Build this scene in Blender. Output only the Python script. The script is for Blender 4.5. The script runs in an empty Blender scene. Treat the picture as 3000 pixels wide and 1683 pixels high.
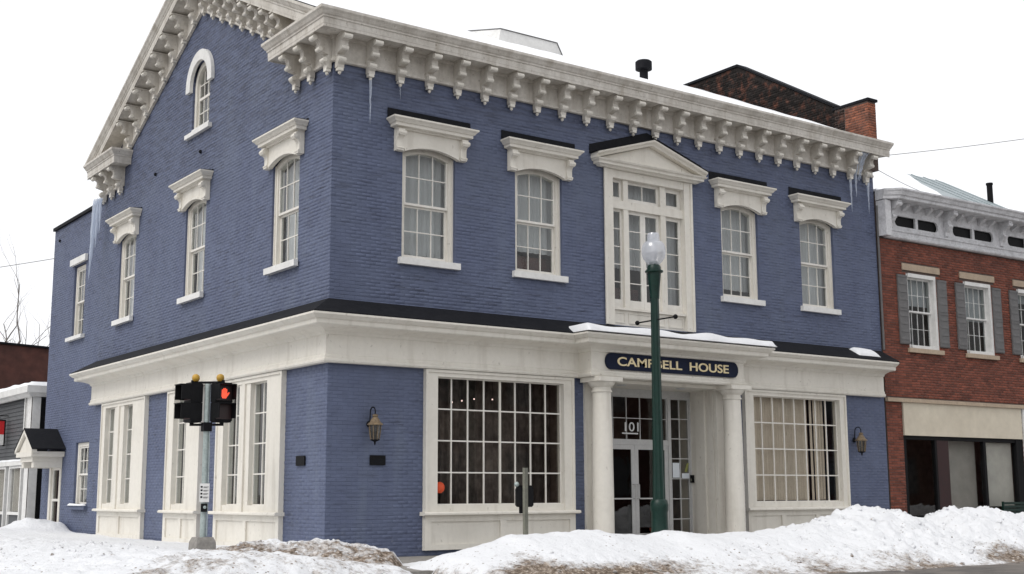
import bpy, math, random
import numpy as np
from mathutils import Vector, Matrix, noise

random.seed(7)
R = math.radians
SC = bpy.context.scene
COL = SC.collection

# ------------------------------------------------------------------ camera, world, sun, exposure
cam_d = bpy.data.cameras.new('camera')
cam = bpy.data.objects.new('camera', cam_d)
COL.objects.link(cam)
CAM = Vector((-10.4697, -20.3424, 1.12))
yaw, pitch, roll = 0.6209361, 0.16266283, -0.0039007
fwd = Vector((math.sin(yaw) * math.cos(pitch), math.cos(yaw) * math.cos(pitch), math.sin(pitch)))
rgt = Vector((math.cos(yaw), -math.sin(yaw), 0))
upv = rgt.cross(fwd)
rr = rgt * math.cos(roll) + upv * math.sin(roll)
uu = -rgt * math.sin(roll) + upv * math.cos(roll)
M = Matrix(((rr.x, uu.x, -fwd.x), (rr.y, uu.y, -fwd.y), (rr.z, uu.z, -fwd.z))).to_4x4()
M.translation = CAM
cam.matrix_world = M
cam_d.sensor_width = 36
cam_d.lens = 36 * 3698.1 / 3000
cam_d.clip_end = 3000
SC.camera = cam

SUN_DIR = Vector((-0.64, -0.10, 0.76)).normalized()      # towards the brighter part of the cloud cover
W = bpy.data.worlds.new("World")
SC.world = W
W.use_nodes = True
nt = W.node_tree
nt.nodes.clear()
sky = nt.nodes.new('ShaderNodeTexSky')
sky.sky_type = 'NISHITA'
sky.sun_disc = False
sky.sun_elevation = math.asin(SUN_DIR.z)
sky.sun_rotation = math.atan2(SUN_DIR.x, SUN_DIR.y)
sky.dust_density = 4.0
hs = nt.nodes.new('ShaderNodeHueSaturation')
hs.inputs['Saturation'].default_value = 0.12
hs.inputs['Value'].default_value = 0.55
mx = nt.nodes.new('ShaderNodeMix')
mx.data_type = 'RGBA'
mx.inputs['Factor'].default_value = 0.72                 # closed white cloud over the sky
mx.inputs['B'].default_value = (10.6, 10.7, 11.0, 1)
bg = nt.nodes.new('ShaderNodeBackground')
bg.inputs['Strength'].default_value = 0.125
wo = nt.nodes.new('ShaderNodeOutputWorld')
nt.links.new(sky.outputs[0], hs.inputs['Color'])
nt.links.new(hs.outputs[0], mx.inputs['A'])
nt.links.new(mx.outputs['Result'], bg.inputs['Color'])
nt.links.new(bg.outputs[0], wo.inputs[0])

sd = bpy.data.lights.new('sun', 'SUN')
sd.energy = 1.35
sd.angle = R(30)
sd.color = (1.0, 0.96, 0.91)
so = bpy.data.objects.new('sun', sd)
COL.objects.link(so)
so.rotation_euler = SUN_DIR.to_track_quat('Z', 'Y').to_euler()

SC.view_settings.view_transform = 'Standard'
SC.view_settings.look = 'None'
SC.view_settings.exposure = 0.10
SC.view_settings.gamma = 1.0
SC.view_settings.use_curve_mapping = False
SC.cycles.max_bounces = 8
SC.cycles.transparent_max_bounces = 12

# ------------------------------------------------------------------ materials
MATS = {}


def N(t, ty, **kw):
    n = t.nodes.new(ty)
    for k, v in kw.items():
        setattr(n, k, v)
    return n


def mat(name, col, rough=0.6, var=0.0, vscale=3.0, col2=None, bump=0.0, bscale=40.0, metal=0.0, stretch=(1, 1, 1), spec=0.4, rnd=0.0, contrast=(0.35, 0.7)):
    """base colour broken up by two scales of noise, fine bump, optional random tone per loose piece"""
    m = bpy.data.materials.new(name)
    m.use_nodes = True
    t = m.node_tree
    b = t.nodes['Principled BSDF']
    b.inputs['Roughness'].default_value = rough
    b.inputs['Metallic'].default_value = metal
    b.inputs['Specular IOR Level'].default_value = spec
    tc = N(t, 'ShaderNodeNewGeometry')
    mp = N(t, 'ShaderNodeMapping')
    mp.inputs['Scale'].default_value = stretch
    t.links.new(tc.outputs['Position'], mp.inputs['Vector'])
    last = None
    rgb = N(t, 'ShaderNodeRGB')
    rgb.outputs[0].default_value = (*col, 1)
    last = rgb.outputs[0]
    if col2 is not None:
        n1 = N(t, 'ShaderNodeTexNoise')
        n1.inputs['Scale'].default_value = vscale
        n1.inputs['Detail'].default_value = 7
        n1.inputs['Roughness'].default_value = 0.65
        t.links.new(mp.outputs[0], n1.inputs['Vector'])
        cr = N(t, 'ShaderNodeMapRange')
        cr.inputs['From Min'].default_value = contrast[0]
        cr.inputs['From Max'].default_value = contrast[1]
        t.links.new(n1.outputs['Fac'], cr.inputs['Value'])
        x = N(t, 'ShaderNodeMix', data_type='RGBA')
        t.links.new(cr.outputs[0], x.inputs['Factor'])
        t.links.new(last, x.inputs['A'])
        x.inputs['B'].default_value = (*col2, 1)
        last = x.outputs['Result']
    if var > 0 or rnd > 0:
        hsv = N(t, 'ShaderNodeHueSaturation')
        t.links.new(last, hsv.inputs['Color'])
        add = None
        if var > 0:
            n2 = N(t, 'ShaderNodeTexNoise')
            n2.inputs['Scale'].default_value = vscale * 4.3
            n2.inputs['Detail'].default_value = 5
            t.links.new(tc.outputs['Position'], n2.inputs['Vector'])
            a = N(t, 'ShaderNodeMapRange')
            a.inputs['From Min'].default_value = 0.3
            a.inputs['From Max'].default_value = 0.7
            a.inputs['To Min'].default_value = 1 - var
            a.inputs['To Max'].default_value = 1 + var
            t.links.new(n2.outputs['Fac'], a.inputs['Value'])
            add = a.outputs[0]
        if rnd > 0:
            oi = N(t, 'ShaderNodeObjectInfo')
            ad = N(t, 'ShaderNodeMath', operation='ADD')
            t.links.new(oi.outputs['Random'], ad.inputs[0])
            t.links.new(tc.outputs['Random Per Island'], ad.inputs[1])
            fr = N(t, 'ShaderNodeMath', operation='FRACT')
            t.links.new(ad.outputs[0], fr.inputs[0])
            a2 = N(t, 'ShaderNodeMapRange')
            a2.inputs['To Min'].default_value = 1 - rnd
            a2.inputs['To Max'].default_value = 1 + rnd
            t.links.new(fr.outputs[0], a2.inputs['Value'])
            if add is not None:
                mu = N(t, 'ShaderNodeMath', operation='MULTIPLY')
                t.links.new(add, mu.inputs[0])
                t.links.new(a2.outputs[0], mu.inputs[1])
                add = mu.outputs[0]
            else:
                add = a2.outputs[0]
        t.links.new(add, hsv.inputs['Value'])
        last = hsv.outputs[0]
    t.links.new(last, b.inputs['Base Color'])
    if bump > 0:
        n3 = N(t, 'ShaderNodeTexNoise')
        n3.inputs['Scale'].default_value = bscale
        n3.inputs['Detail'].default_value = 6
        t.links.new(tc.outputs['Position'], n3.inputs['Vector'])
        bp = N(t, 'ShaderNodeBump')
        bp.inputs['Strength'].default_value = bump
        bp.inputs['Distance'].default_value = 0.02
        t.links.new(n3.outputs['Fac'], bp.inputs['Height'])
        t.links.new(bp.outputs[0], b.inputs['Normal'])
    MATS[name] = m
    return m


BLUE = mat('blue_painted_brick', (0.098, 0.119, 0.190), 0.62, 0.07, 0.9, (0.082, 0.099, 0.166), 0.3, 60, rnd=0.045, contrast=(0.40, 0.68))
BLUEM = mat('blue_painted_mortar', (0.091, 0.110, 0.177), 0.75, 0.08, 0.9, (0.076, 0.092, 0.154), 0.3, 60)


def weather_paint(m):
    """worn paint: dark streaks where courses were weathered, run-down drips and pale salt near the pavement"""
    t = m.node_tree
    bs = t.nodes['Principled BSDF']
    src = bs.inputs['Base Color'].links[0].from_socket
    g = N(t, 'ShaderNodeNewGeometry')

    def patches(scale, size, lo, hi, detail=4, rough=0.6):
        mp = N(t, 'ShaderNodeMapping')
        mp.inputs['Scale'].default_value = scale
        n = N(t, 'ShaderNodeTexNoise')
        n.inputs['Scale'].default_value = size
        n.inputs['Detail'].default_value = detail
        n.inputs['Roughness'].default_value = rough
        r = N(t, 'ShaderNodeMapRange')
        r.inputs['From Min'].default_value = lo
        r.inputs['From Max'].default_value = hi
        t.links.new(g.outputs['Position'], mp.inputs['Vector'])
        t.links.new(mp.outputs[0], n.inputs['Vector'])
        t.links.new(n.outputs['Fac'], r.inputs['Value'])
        return r.outputs[0]

    def over(base, fac, col, k):
        mu = N(t, 'ShaderNodeMath', operation='MULTIPLY')
        mu.inputs[1].default_value = k
        t.links.new(fac, mu.inputs[0])
        x = N(t, 'ShaderNodeMix', data_type='RGBA')
        t.links.new(mu.outputs[0], x.inputs['Factor'])
        t.links.new(base, x.inputs['A'])
        x.inputs['B'].default_value = (*col, 1)
        return x.outputs['Result']

    def mul(a, b):
        mu = N(t, 'ShaderNodeMath', operation='MULTIPLY')
        t.links.new(a, mu.inputs[0])
        t.links.new(b, mu.inputs[1])
        return mu.outputs[0]
    sep = N(t, 'ShaderNodeSeparateXYZ')
    t.links.new(g.outputs['Position'], sep.inputs[0])

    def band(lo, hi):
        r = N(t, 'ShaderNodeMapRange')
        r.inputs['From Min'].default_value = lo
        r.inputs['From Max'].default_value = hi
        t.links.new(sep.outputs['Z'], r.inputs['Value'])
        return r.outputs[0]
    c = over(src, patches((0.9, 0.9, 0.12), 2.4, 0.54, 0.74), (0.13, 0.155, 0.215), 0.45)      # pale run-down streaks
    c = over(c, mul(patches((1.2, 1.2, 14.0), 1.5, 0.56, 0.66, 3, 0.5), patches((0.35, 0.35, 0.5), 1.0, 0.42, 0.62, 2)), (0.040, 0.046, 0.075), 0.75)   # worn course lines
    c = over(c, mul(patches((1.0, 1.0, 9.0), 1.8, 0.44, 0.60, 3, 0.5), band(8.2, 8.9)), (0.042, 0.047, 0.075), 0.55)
    c = over(c, mul(patches((1, 1, 1), 6.0, 0.60, 0.72, 6, 0.7), band(1.0, 0.1)), (0.30, 0.31, 0.35), 0.5)                     # salt
    c = over(c, patches((1, 1, 1), 0.35, 0.50, 0.75, 3), (0.107, 0.127, 0.178), 0.5)
    t.links.new(c, bs.inputs['Base Color'])


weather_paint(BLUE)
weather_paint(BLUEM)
CREAM = mat('cream_trim_paint', (0.69, 0.66, 0.595), 0.5, 0.03, 2.5, (0.57, 0.535, 0.465), 0.10, 30, stretch=(1, 1, 0.35), contrast=(0.52, 0.95))
SASHW = mat('white_sash_paint', (0.74, 0.72, 0.67), 0.5, 0.03, 4, (0.66, 0.63, 0.58), 0.06, 30)
CREAMD = mat('weathered_cornice_paint', (0.60, 0.57, 0.52), 0.6, 0.08, 3.5, (0.37, 0.34, 0.295), 0.2, 40, stretch=(1, 1, 0.4), contrast=(0.42, 0.8))
WHITEP = mat('white_paint', (0.74, 0.735, 0.715), 0.5, 0.05, 3, (0.62, 0.615, 0.60), 0.1, 30)
GREYW = mat('weathered_white_cornice', (0.58, 0.58, 0.595), 0.6, 0.12, 4, (0.34, 0.34, 0.35), 0.2, 40, contrast=(0.45, 0.8))


def weather_trim(m, k):
    """grey-brown run-off stains and small chipped spots on old painted woodwork"""
    t = m.node_tree
    bs = t.nodes['Principled BSDF']
    src = bs.inputs['Base Color'].links[0].from_socket
    g = N(t, 'ShaderNodeNewGeometry')
    for scale, size, lo, hi, col, kk in (((1, 1, 0.10), 5.0, 0.56, 0.72, (0.27, 0.225, 0.165), 0.50 * k), ((1, 1, 1), 1.1, 0.52, 0.75, (0.36, 0.325, 0.265), 0.40 * k), ((1, 1, 0.7), 14.0, 0.67, 0.72, (0.17, 0.135, 0.10), 0.75 * k)):
        mp = N(t, 'ShaderNodeMapping')
        mp.inputs['Scale'].default_value = scale
        n = N(t, 'ShaderNodeTexNoise')
        n.inputs['Scale'].default_value = size
        n.inputs['Detail'].default_value = 6
        r = N(t, 'ShaderNodeMapRange')
        r.inputs['From Min'].default_value = lo
        r.inputs['From Max'].default_value = hi
        r.inputs['To Max'].default_value = kk
        x = N(t, 'ShaderNodeMix', data_type='RGBA')
        t.links.new(g.outputs['Position'], mp.inputs['Vector'])
        t.links.new(mp.outputs[0], n.inputs['Vector'])
        t.links.new(n.outputs['Fac'], r.inputs['Value'])
        t.links.new(r.outputs[0], x.inputs['Factor'])
        t.links.new(src, x.inputs['A'])
        x.inputs['B'].default_value = (*col, 1)
        src = x.outputs['Result']
    t.links.new(src, bs.inputs['Base Color'])


weather_trim(CREAM, 0.42)
weather_trim(CREAMD, 0.8)
BLACKF = mat('black_flashing', (0.007, 0.0075, 0.010), 0.7, 0.2, 5, (0.012, 0.0125, 0.015), 0.15, 30, spec=0.12)
TAR = mat('tarred_brick', (0.016, 0.013, 0.012), 0.8, 0.4, 3.2, (0.105, 0.042, 0.027), 0.7, 25, rnd=0.55, spec=0.15, contrast=(0.50, 0.70))
OBRICK = mat('orange_brick', (0.26, 0.085, 0.043), 0.8, 0.25, 3, (0.11, 0.05, 0.035), 0.5, 40, rnd=0.35)
RBRICK = mat('red_brick', (0.190, 0.056, 0.033), 0.78, 0.18, 1.6, (0.14, 0.042, 0.027), 0.4, 60, rnd=0.32)
MORTAR = mat('grey_mortar', (0.12, 0.088, 0.075), 0.9, 0.15, 4, (0.085, 0.062, 0.054), 0.3, 80)
DBRICK = mat('dark_red_brick', (0.090, 0.032, 0.024), 0.8, 0.25, 0.8, (0.06, 0.025, 0.02), 0.3, 40)
STONE = mat('tan_stone', (0.44, 0.35, 0.255), 0.75, 0.08, 4, (0.36, 0.28, 0.21), 0.2, 60)
PANELC = mat('cream_fascia_board', (0.62, 0.56, 0.45), 0.6, 0.04, 1.5, (0.54, 0.48, 0.38), 0.08, 20)
SHUT = mat('grey_shutter', (0.135, 0.13, 0.13), 0.6, 0.08, 5, (0.10, 0.10, 0.10), 0.15, 40)
SIDING = mat('charcoal_siding', (0.085, 0.09, 0.095), 0.6, 0.08, 5, (0.07, 0.073, 0.078), 0.1, 40)
GREENP = mat('dark_green_enamel', (0.004, 0.026, 0.019), 0.38, 0.15, 6, (0.003, 0.019, 0.014), 0.06, 40, spec=0.3)
BLACKP = mat('black_plastic', (0.006, 0.006, 0.007), 0.6, 0.1, 8, (0.010, 0.010, 0.011), 0.05, 40, spec=0.12)
GALV = mat('galvanised_steel', (0.36, 0.41, 0.40), 0.45, 0.12, 9, (0.25, 0.30, 0.29), 0.05, 40, metal=0.25)
GREYPOST = mat('grey_steel_post', (0.165, 0.165, 0.13), 0.6, 0.15, 9, (0.11, 0.11, 0.09), 0.1, 50)
CONC = mat('concrete', (0.26, 0.245, 0.225), 0.9, 0.15, 5, (0.19, 0.18, 0.165), 0.3, 60)
BRASS = mat('aged_brass', (0.22, 0.16, 0.095), 0.5, 0.2, 14, (0.12, 0.09, 0.06), 0.1, 60, metal=0.2)
YELLOW = mat('yellow_plastic', (0.50, 0.29, 0.035), 0.5, 0.08, 9, (0.38, 0.23, 0.04))
NAVY = mat('navy_sign_paint', (0.007, 0.012, 0.034), 0.5, 0.08, 4, (0.006, 0.009, 0.026), spec=0.15)
GOLD = mat('gold_leaf_letters', (0.80, 0.69, 0.44), 0.45, 0.06, 10, (0.70, 0.57, 0.33))
ALUM = mat('grey_aluminium', (0.52, 0.52, 0.51), 0.45, 0.05, 8, (0.46, 0.46, 0.455), metal=0.1)
BLIND = mat('beige_vertical_blind', (0.62, 0.57, 0.495), 0.75, 0.04, 6, (0.56, 0.51, 0.44), rnd=0.09)
ROOM = mat('dark_room_wall', (0.20, 0.155, 0.13), 0.9, 0.25, 1.2, (0.12, 0.095, 0.08))
ROOMU = mat('upper_room_wall', (0.26, 0.25, 0.24), 0.9, 0.1, 1.2, (0.21, 0.20, 0.19))
REDD = mat('dark_red_paint', (0.028, 0.006, 0.006), 0.5, 0.15, 5, (0.02, 0.005, 0.005))
TIMBER = mat('dark_reddish_timber', (0.075, 0.022, 0.015), 0.5, 0.15, 5, (0.045, 0.015, 0.011))
BOARD = mat('grey_window_board', (0.34, 0.345, 0.335), 0.7, 0.06, 1.2, (0.27, 0.275, 0.27))
BOARD2 = mat('pale_window_board', (0.52, 0.535, 0.52), 0.7, 0.06, 1.2, (0.43, 0.445, 0.435))
BARK = mat('bare_bark', (0.17, 0.15, 0.14), 0.9, 0.2, 6, (0.11, 0.10, 0.09), 0.4, 40)
ROOFG = mat('blue_grey_metal_roof', (0.30, 0.345, 0.36), 0.5, 0.06, 1.5, (0.25, 0.29, 0.305), 0.05, 10)
REDSIGN = mat('red_sign_face', (0.55, 0.02, 0.025), 0.4, 0.05, 5, (0.48, 0.02, 0.02))
PAPER = mat('white_paper', (0.70, 0.74, 0.78), 0.8, 0.03, 8, (0.64, 0.68, 0.72))
PALELET = mat('pale_vinyl_letters', (0.62, 0.63, 0.62), 0.6)
TERRA = mat('red_clay', (0.24, 0.055, 0.035), 0.8, 0.15, 8, (0.17, 0.04, 0.03))
WIRE = mat('grey_cable', (0.30, 0.30, 0.30), 0.7)
LIME = mat('lime_paper', (0.24, 0.25, 0.08), 0.7)


def principled(name, **kw):
    m = bpy.data.materials.new(name)
    m.use_nodes = True
    b = m.node_tree.nodes['Principled BSDF']
    for k, v in kw.items():
        b.inputs[k].default_value = v
    return m


def glass_mat(name, tint=(1, 1, 1), rough=0.015, gain=1.0, wav=0.0):
    m = bpy.data.materials.new(name)
    m.use_nodes = True
    t = m.node_tree
    t.nodes.clear()
    tr = N(t, 'ShaderNodeBsdfTransparent')
    tr.inputs[0].default_value = (*tint, 1)
    gl = N(t, 'ShaderNodeBsdfGlossy')
    gl.inputs['Roughness'].default_value = rough
    fr = N(t, 'ShaderNodeFresnel')
    fr.inputs['IOR'].default_value = 1.5
    mu = N(t, 'ShaderNodeMath', operation='MULTIPLY')
    mu.inputs[1].default_value = gain
    ms = N(t, 'ShaderNodeMixShader')
    ou = N(t, 'ShaderNodeOutputMaterial')
    if wav > 0:
        g = N(t, 'ShaderNodeNewGeometry')
        nz = N(t, 'ShaderNodeTexNoise')
        nz.inputs['Scale'].default_value = 2.2
        nz.inputs['Detail'].default_value = 2
        bp = N(t, 'ShaderNodeBump')
        bp.inputs['Strength'].default_value = wav
        bp.inputs['Distance'].default_value = 0.02
        t.links.new(g.outputs['Position'], nz.inputs['Vector'])
        t.links.new(nz.outputs['Fac'], bp.inputs['Height'])
        t.links.new(bp.outputs[0], gl.inputs['Normal'])
    ge = N(t, 'ShaderNodeNewGeometry')
    iv = N(t, 'ShaderNodeMath', operation='SUBTRACT')
    iv.inputs[0].default_value = 1.0
    t.links.new(ge.outputs['Backfacing'], iv.inputs[1])
    m2 = N(t, 'ShaderNodeMath', operation='MULTIPLY')          # mirror on the outer face of the sheet only
    t.links.new(fr.outputs[0], mu.inputs[0])
    t.links.new(mu.outputs[0], m2.inputs[0])
    t.links.new(iv.outputs[0], m2.inputs[1])
    t.links.new(m2.outputs[0], ms.inputs[0])
    t.links.new(tr.outputs[0], ms.inputs[1])
    t.links.new(gl.outputs[0], ms.inputs[2])
    t.links.new(ms.outputs[0], ou.inputs[0])
    return m


GLASS = glass_mat('old_window_glass', (0.95, 0.965, 0.96), 0.02, 1.3, 0.06)
NGLASS = glass_mat('neighbour_glass', (0.85, 0.87, 0.87), 0.02, 0.45, 0.03)
SHOPGLASS = glass_mat('shop_glass', (0.93, 0.92, 0.90), 0.02, 1.2, 0.03)


def curtain_mat():
    m = bpy.data.materials.new('sheer_curtain')
    m.use_nodes = True
    t = m.node_tree
    t.nodes.clear()
    d = N(t, 'ShaderNodeBsdfDiffuse')
    d.inputs[0].default_value = (0.70, 0.705, 0.72, 1)
    tl = N(t, 'ShaderNodeBsdfTranslucent')
    tl.inputs[0].default_value = (0.5, 0.5, 0.51, 1)
    tr = N(t, 'ShaderNodeBsdfTransparent')
    a = N(t, 'ShaderNodeMixShader')
    a.inputs[0].default_value = 0.3
    b = N(t, 'ShaderNodeMixShader')
    b.inputs[0].default_value = 0.12
    o = N(t, 'ShaderNodeOutputMaterial')
    t.links.new(d.outputs[0], a.inputs[1])
    t.links.new(tl.outputs[0], a.inputs[2])
    t.links.new(a.outputs[0], b.inputs[1])
    t.links.new(tr.outputs[0], b.inputs[2])
    t.links.new(b.outputs[0], o.inputs[0])
    return m


CURT = curtain_mat()
ICE = glass_mat('icicle_ice', (0.93, 0.95, 0.98), 0.18, 2.2)
_t = ICE.node_tree
_d = N(_t, 'ShaderNodeBsdfTranslucent')
_d.inputs[0].default_value = (0.80, 0.86, 0.95, 1)
_d2 = N(_t, 'ShaderNodeBsdfDiffuse')
_d2.inputs[0].default_value = (0.72, 0.78, 0.88, 1)
_m0 = N(_t, 'ShaderNodeMixShader')
_m0.inputs[0].default_value = 0.5
_m1 = N(_t, 'ShaderNodeMixShader')
_m1.inputs[0].default_value = 0.45
_o = [n for n in _t.nodes if n.type == 'OUTPUT_MATERIAL'][0]
_prev = _o.inputs[0].links[0].from_socket
_t.links.new(_d.outputs[0], _m0.inputs[1])
_t.links.new(_d2.outputs[0], _m0.inputs[2])
_t.links.new(_prev, _m1.inputs[1])
_t.links.new(_m0.outputs[0], _m1.inputs[2])
_t.links.new(_m1.outputs[0], _o.inputs[0])


def globe_mat():
    m = bpy.data.materials.new('prismatic_lamp_glass')
    m.use_nodes = True
    t = m.node_tree
    t.nodes.clear()
    tl = N(t, 'ShaderNodeBsdfTranslucent')
    tl.inputs[0].default_value = (0.78, 0.81, 0.87, 1)
    df = N(t, 'ShaderNodeBsdfDiffuse')
    df.inputs[0].default_value = (0.68, 0.70, 0.76, 1)
    tr = N(t, 'ShaderNodeBsdfTransparent')
    gl = N(t, 'ShaderNodeBsdfGlossy')
    gl.inputs['Roughness'].default_value = 0.12
    a = N(t, 'ShaderNodeMixShader')
    b = N(t, 'ShaderNodeMixShader')
    b.inputs[0].default_value = 0.48
    c = N(t, 'ShaderNodeMixShader')
    c.inputs[0].default_value = 0.12
    o = N(t, 'ShaderNodeOutputMaterial')
    t.links.new(tl.outputs[0], a.inputs[1])
    t.links.new(df.outputs[0], a.inputs[2])
    t.links.new(a.outputs[0], b.inputs[1])
    t.links.new(tr.outputs[0], b.inputs[2])
    t.links.new(b.outputs[0], c.inputs[1])
    t.links.new(gl.outputs[0], c.inputs[2])
    t.links.new(c.outputs[0], o.inputs[0])
    return m


GLOBE = globe_mat()
LITHAND = principled('lit_hand_symbol', **{'Base Color': (0.9, 0.10, 0.05, 1), 'Emission Color': (1.0, 0.10, 0.045, 1), 'Emission Strength': 0.85})
PINKGLOW = principled('pink_glow', **{'Base Color': (1, .8, .75, 1), 'Emission Color': (1.0, 0.72, 0.68, 1), 'Emission Strength': 1.1})
ORNG = principled('orange_reflection_glow', **{'Base Color': (0.8, 0.12, 0.05, 1), 'Emission Color': (1.0, 0.14, 0.06, 1), 'Emission Strength': 0.22})


def snow_mat():
    """white snow; the vertex attribute dirt says where the plough left road grit"""
    m = bpy.data.materials.new('street_snow')
    m.use_nodes = True
    t = m.node_tree
    b = t.nodes['Principled BSDF']
    b.inputs['Roughness'].default_value = 0.75
    b.inputs['Specular IOR Level'].default_value = 0.25
    g = N(t, 'ShaderNodeNewGeometry')
    at = N(t, 'ShaderNodeAttribute', attribute_name='dirt')
    n1 = N(t, 'ShaderNodeTexNoise')
    n1.inputs['Scale'].default_value = 5.5
    n1.inputs['Detail'].default_value = 10
    n1.inputs['Roughness'].default_value = 0.78
    t.links.new(g.outputs['Position'], n1.inputs['Vector'])
    # dirt where noise < dirt attribute
    sub = N(t, 'ShaderNodeMath', operation='SUBTRACT')
    t.links.new(at.outputs['Fac'], sub.inputs[0])
    t.links.new(n1.outputs['Fac'], sub.inputs[1])
    mr = N(t, 'ShaderNodeMapRange')
    mr.inputs['From Min'].default_value = -0.06
    mr.inputs['From Max'].default_value = 0.16
    t.links.new(sub.outputs[0], mr.inputs['Value'])
    # grit specks
    v = N(t, 'ShaderNodeTexVoronoi')
    v.inputs['Scale'].default_value = 9
    t.links.new(g.outputs['Position'], v.inputs['Vector'])
    sp = N(t, 'ShaderNodeMapRange')
    sp.inputs['From Min'].default_value = 0.20
    sp.inputs['From Max'].default_value = 0.10
    t.links.new(v.outputs['Distance'], sp.inputs['Value'])
    n4 = N(t, 'ShaderNodeTexNoise')
    n4.inputs['Scale'].default_value = 1.8
    n4.inputs['Detail'].default_value = 4
    t.links.new(g.outputs['Position'], n4.inputs['Vector'])
    gate = N(t, 'ShaderNodeMath', operation='MULTIPLY_ADD')
    t.links.new(at.outputs['Fac'], gate.inputs[0])
    gate.inputs[1].default_value = 0.9
    gate.inputs[2].default_value = -0.22
    gt = N(t, 'ShaderNodeMath', operation='ADD')
    t.links.new(gate.outputs[0], gt.inputs[0])
    t.links.new(n4.outputs['Fac'], gt.inputs[1])
    gr = N(t, 'ShaderNodeMapRange')
    gr.inputs['From Min'].default_value = 0.42
    gr.inputs['From Max'].default_value = 0.62
    t.links.new(gt.outputs[0], gr.inputs['Value'])
    spm = N(t, 'ShaderNodeMath', operation='MULTIPLY')
    t.links.new(sp.outputs[0], spm.inputs[0])
    t.links.new(gr.outputs[0], spm.inputs[1])
    mxx = N(t, 'ShaderNodeMath', operation='MAXIMUM')
    t.links.new(mr.outputs[0], mxx.inputs[0])
    t.links.new(spm.outputs[0], mxx.inputs[1])
    n2 = N(t, 'ShaderNodeTexNoise')
    n2.inputs['Scale'].default_value = 16
    n2.inputs['Detail'].default_value = 8
    n2.inputs['Roughness'].default_value = 0.7
    t.links.new(g.outputs['Position'], n2.inputs['Vector'])
    cr = N(t, 'ShaderNodeValToRGB')
    e = cr.color_ramp.elements
    e[0].position = 0.36
    e[0].color = (0.05, 0.038, 0.028, 1)
    e[1].position = 0.66
    e[1].color = (0.56, 0.50, 0.44, 1)
    k = e.new(0.52)
    k.color = (0.21, 0.16, 0.12, 1)
    t.links.new(n2.outputs['Fac'], cr.inputs[0])
    mix = N(t, 'ShaderNodeMix', data_type='RGBA')
    mix.inputs['A'].default_value = (0.755, 0.765, 0.785, 1)
    t.links.new(mxx.outputs[0], mix.inputs['Factor'])
    t.links.new(cr.outputs[0], mix.inputs['B'])
    t.links.new(mix.outputs['Result'], b.inputs['Base Color'])
    n3 = N(t, 'ShaderNodeTexNoise')
    n3.inputs['Scale'].default_value = 11
    n3.inputs['Detail'].default_value = 9
    n3.inputs['Roughness'].default_value = 0.7
    t.links.new(g.outputs['Position'], n3.inputs['Vector'])
    bp = N(t, 'ShaderNodeBump')
    bp.inputs['Strength'].default_value = 0.8
    bp.inputs['Distance'].default_value = 0.06
    t.links.new(n3.outputs['Fac'], bp.inputs['Height'])
    t.links.new(bp.outputs[0], b.inputs['Normal'])
    return m


SNOW = snow_mat()
CLEANSNOW = mat('clean_snow', (0.80, 0.81, 0.83), 0.75, 0.02, 3, (0.74, 0.75, 0.77), 0.3, 14)
ASPH = mat('wet_winter_asphalt', (0.075, 0.068, 0.062), 0.55, 0.25, 1.3, (0.21, 0.185, 0.16), 0.35, 50, contrast=(0.40, 0.75))

# ------------------------------------------------------------------ mesh helpers


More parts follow.
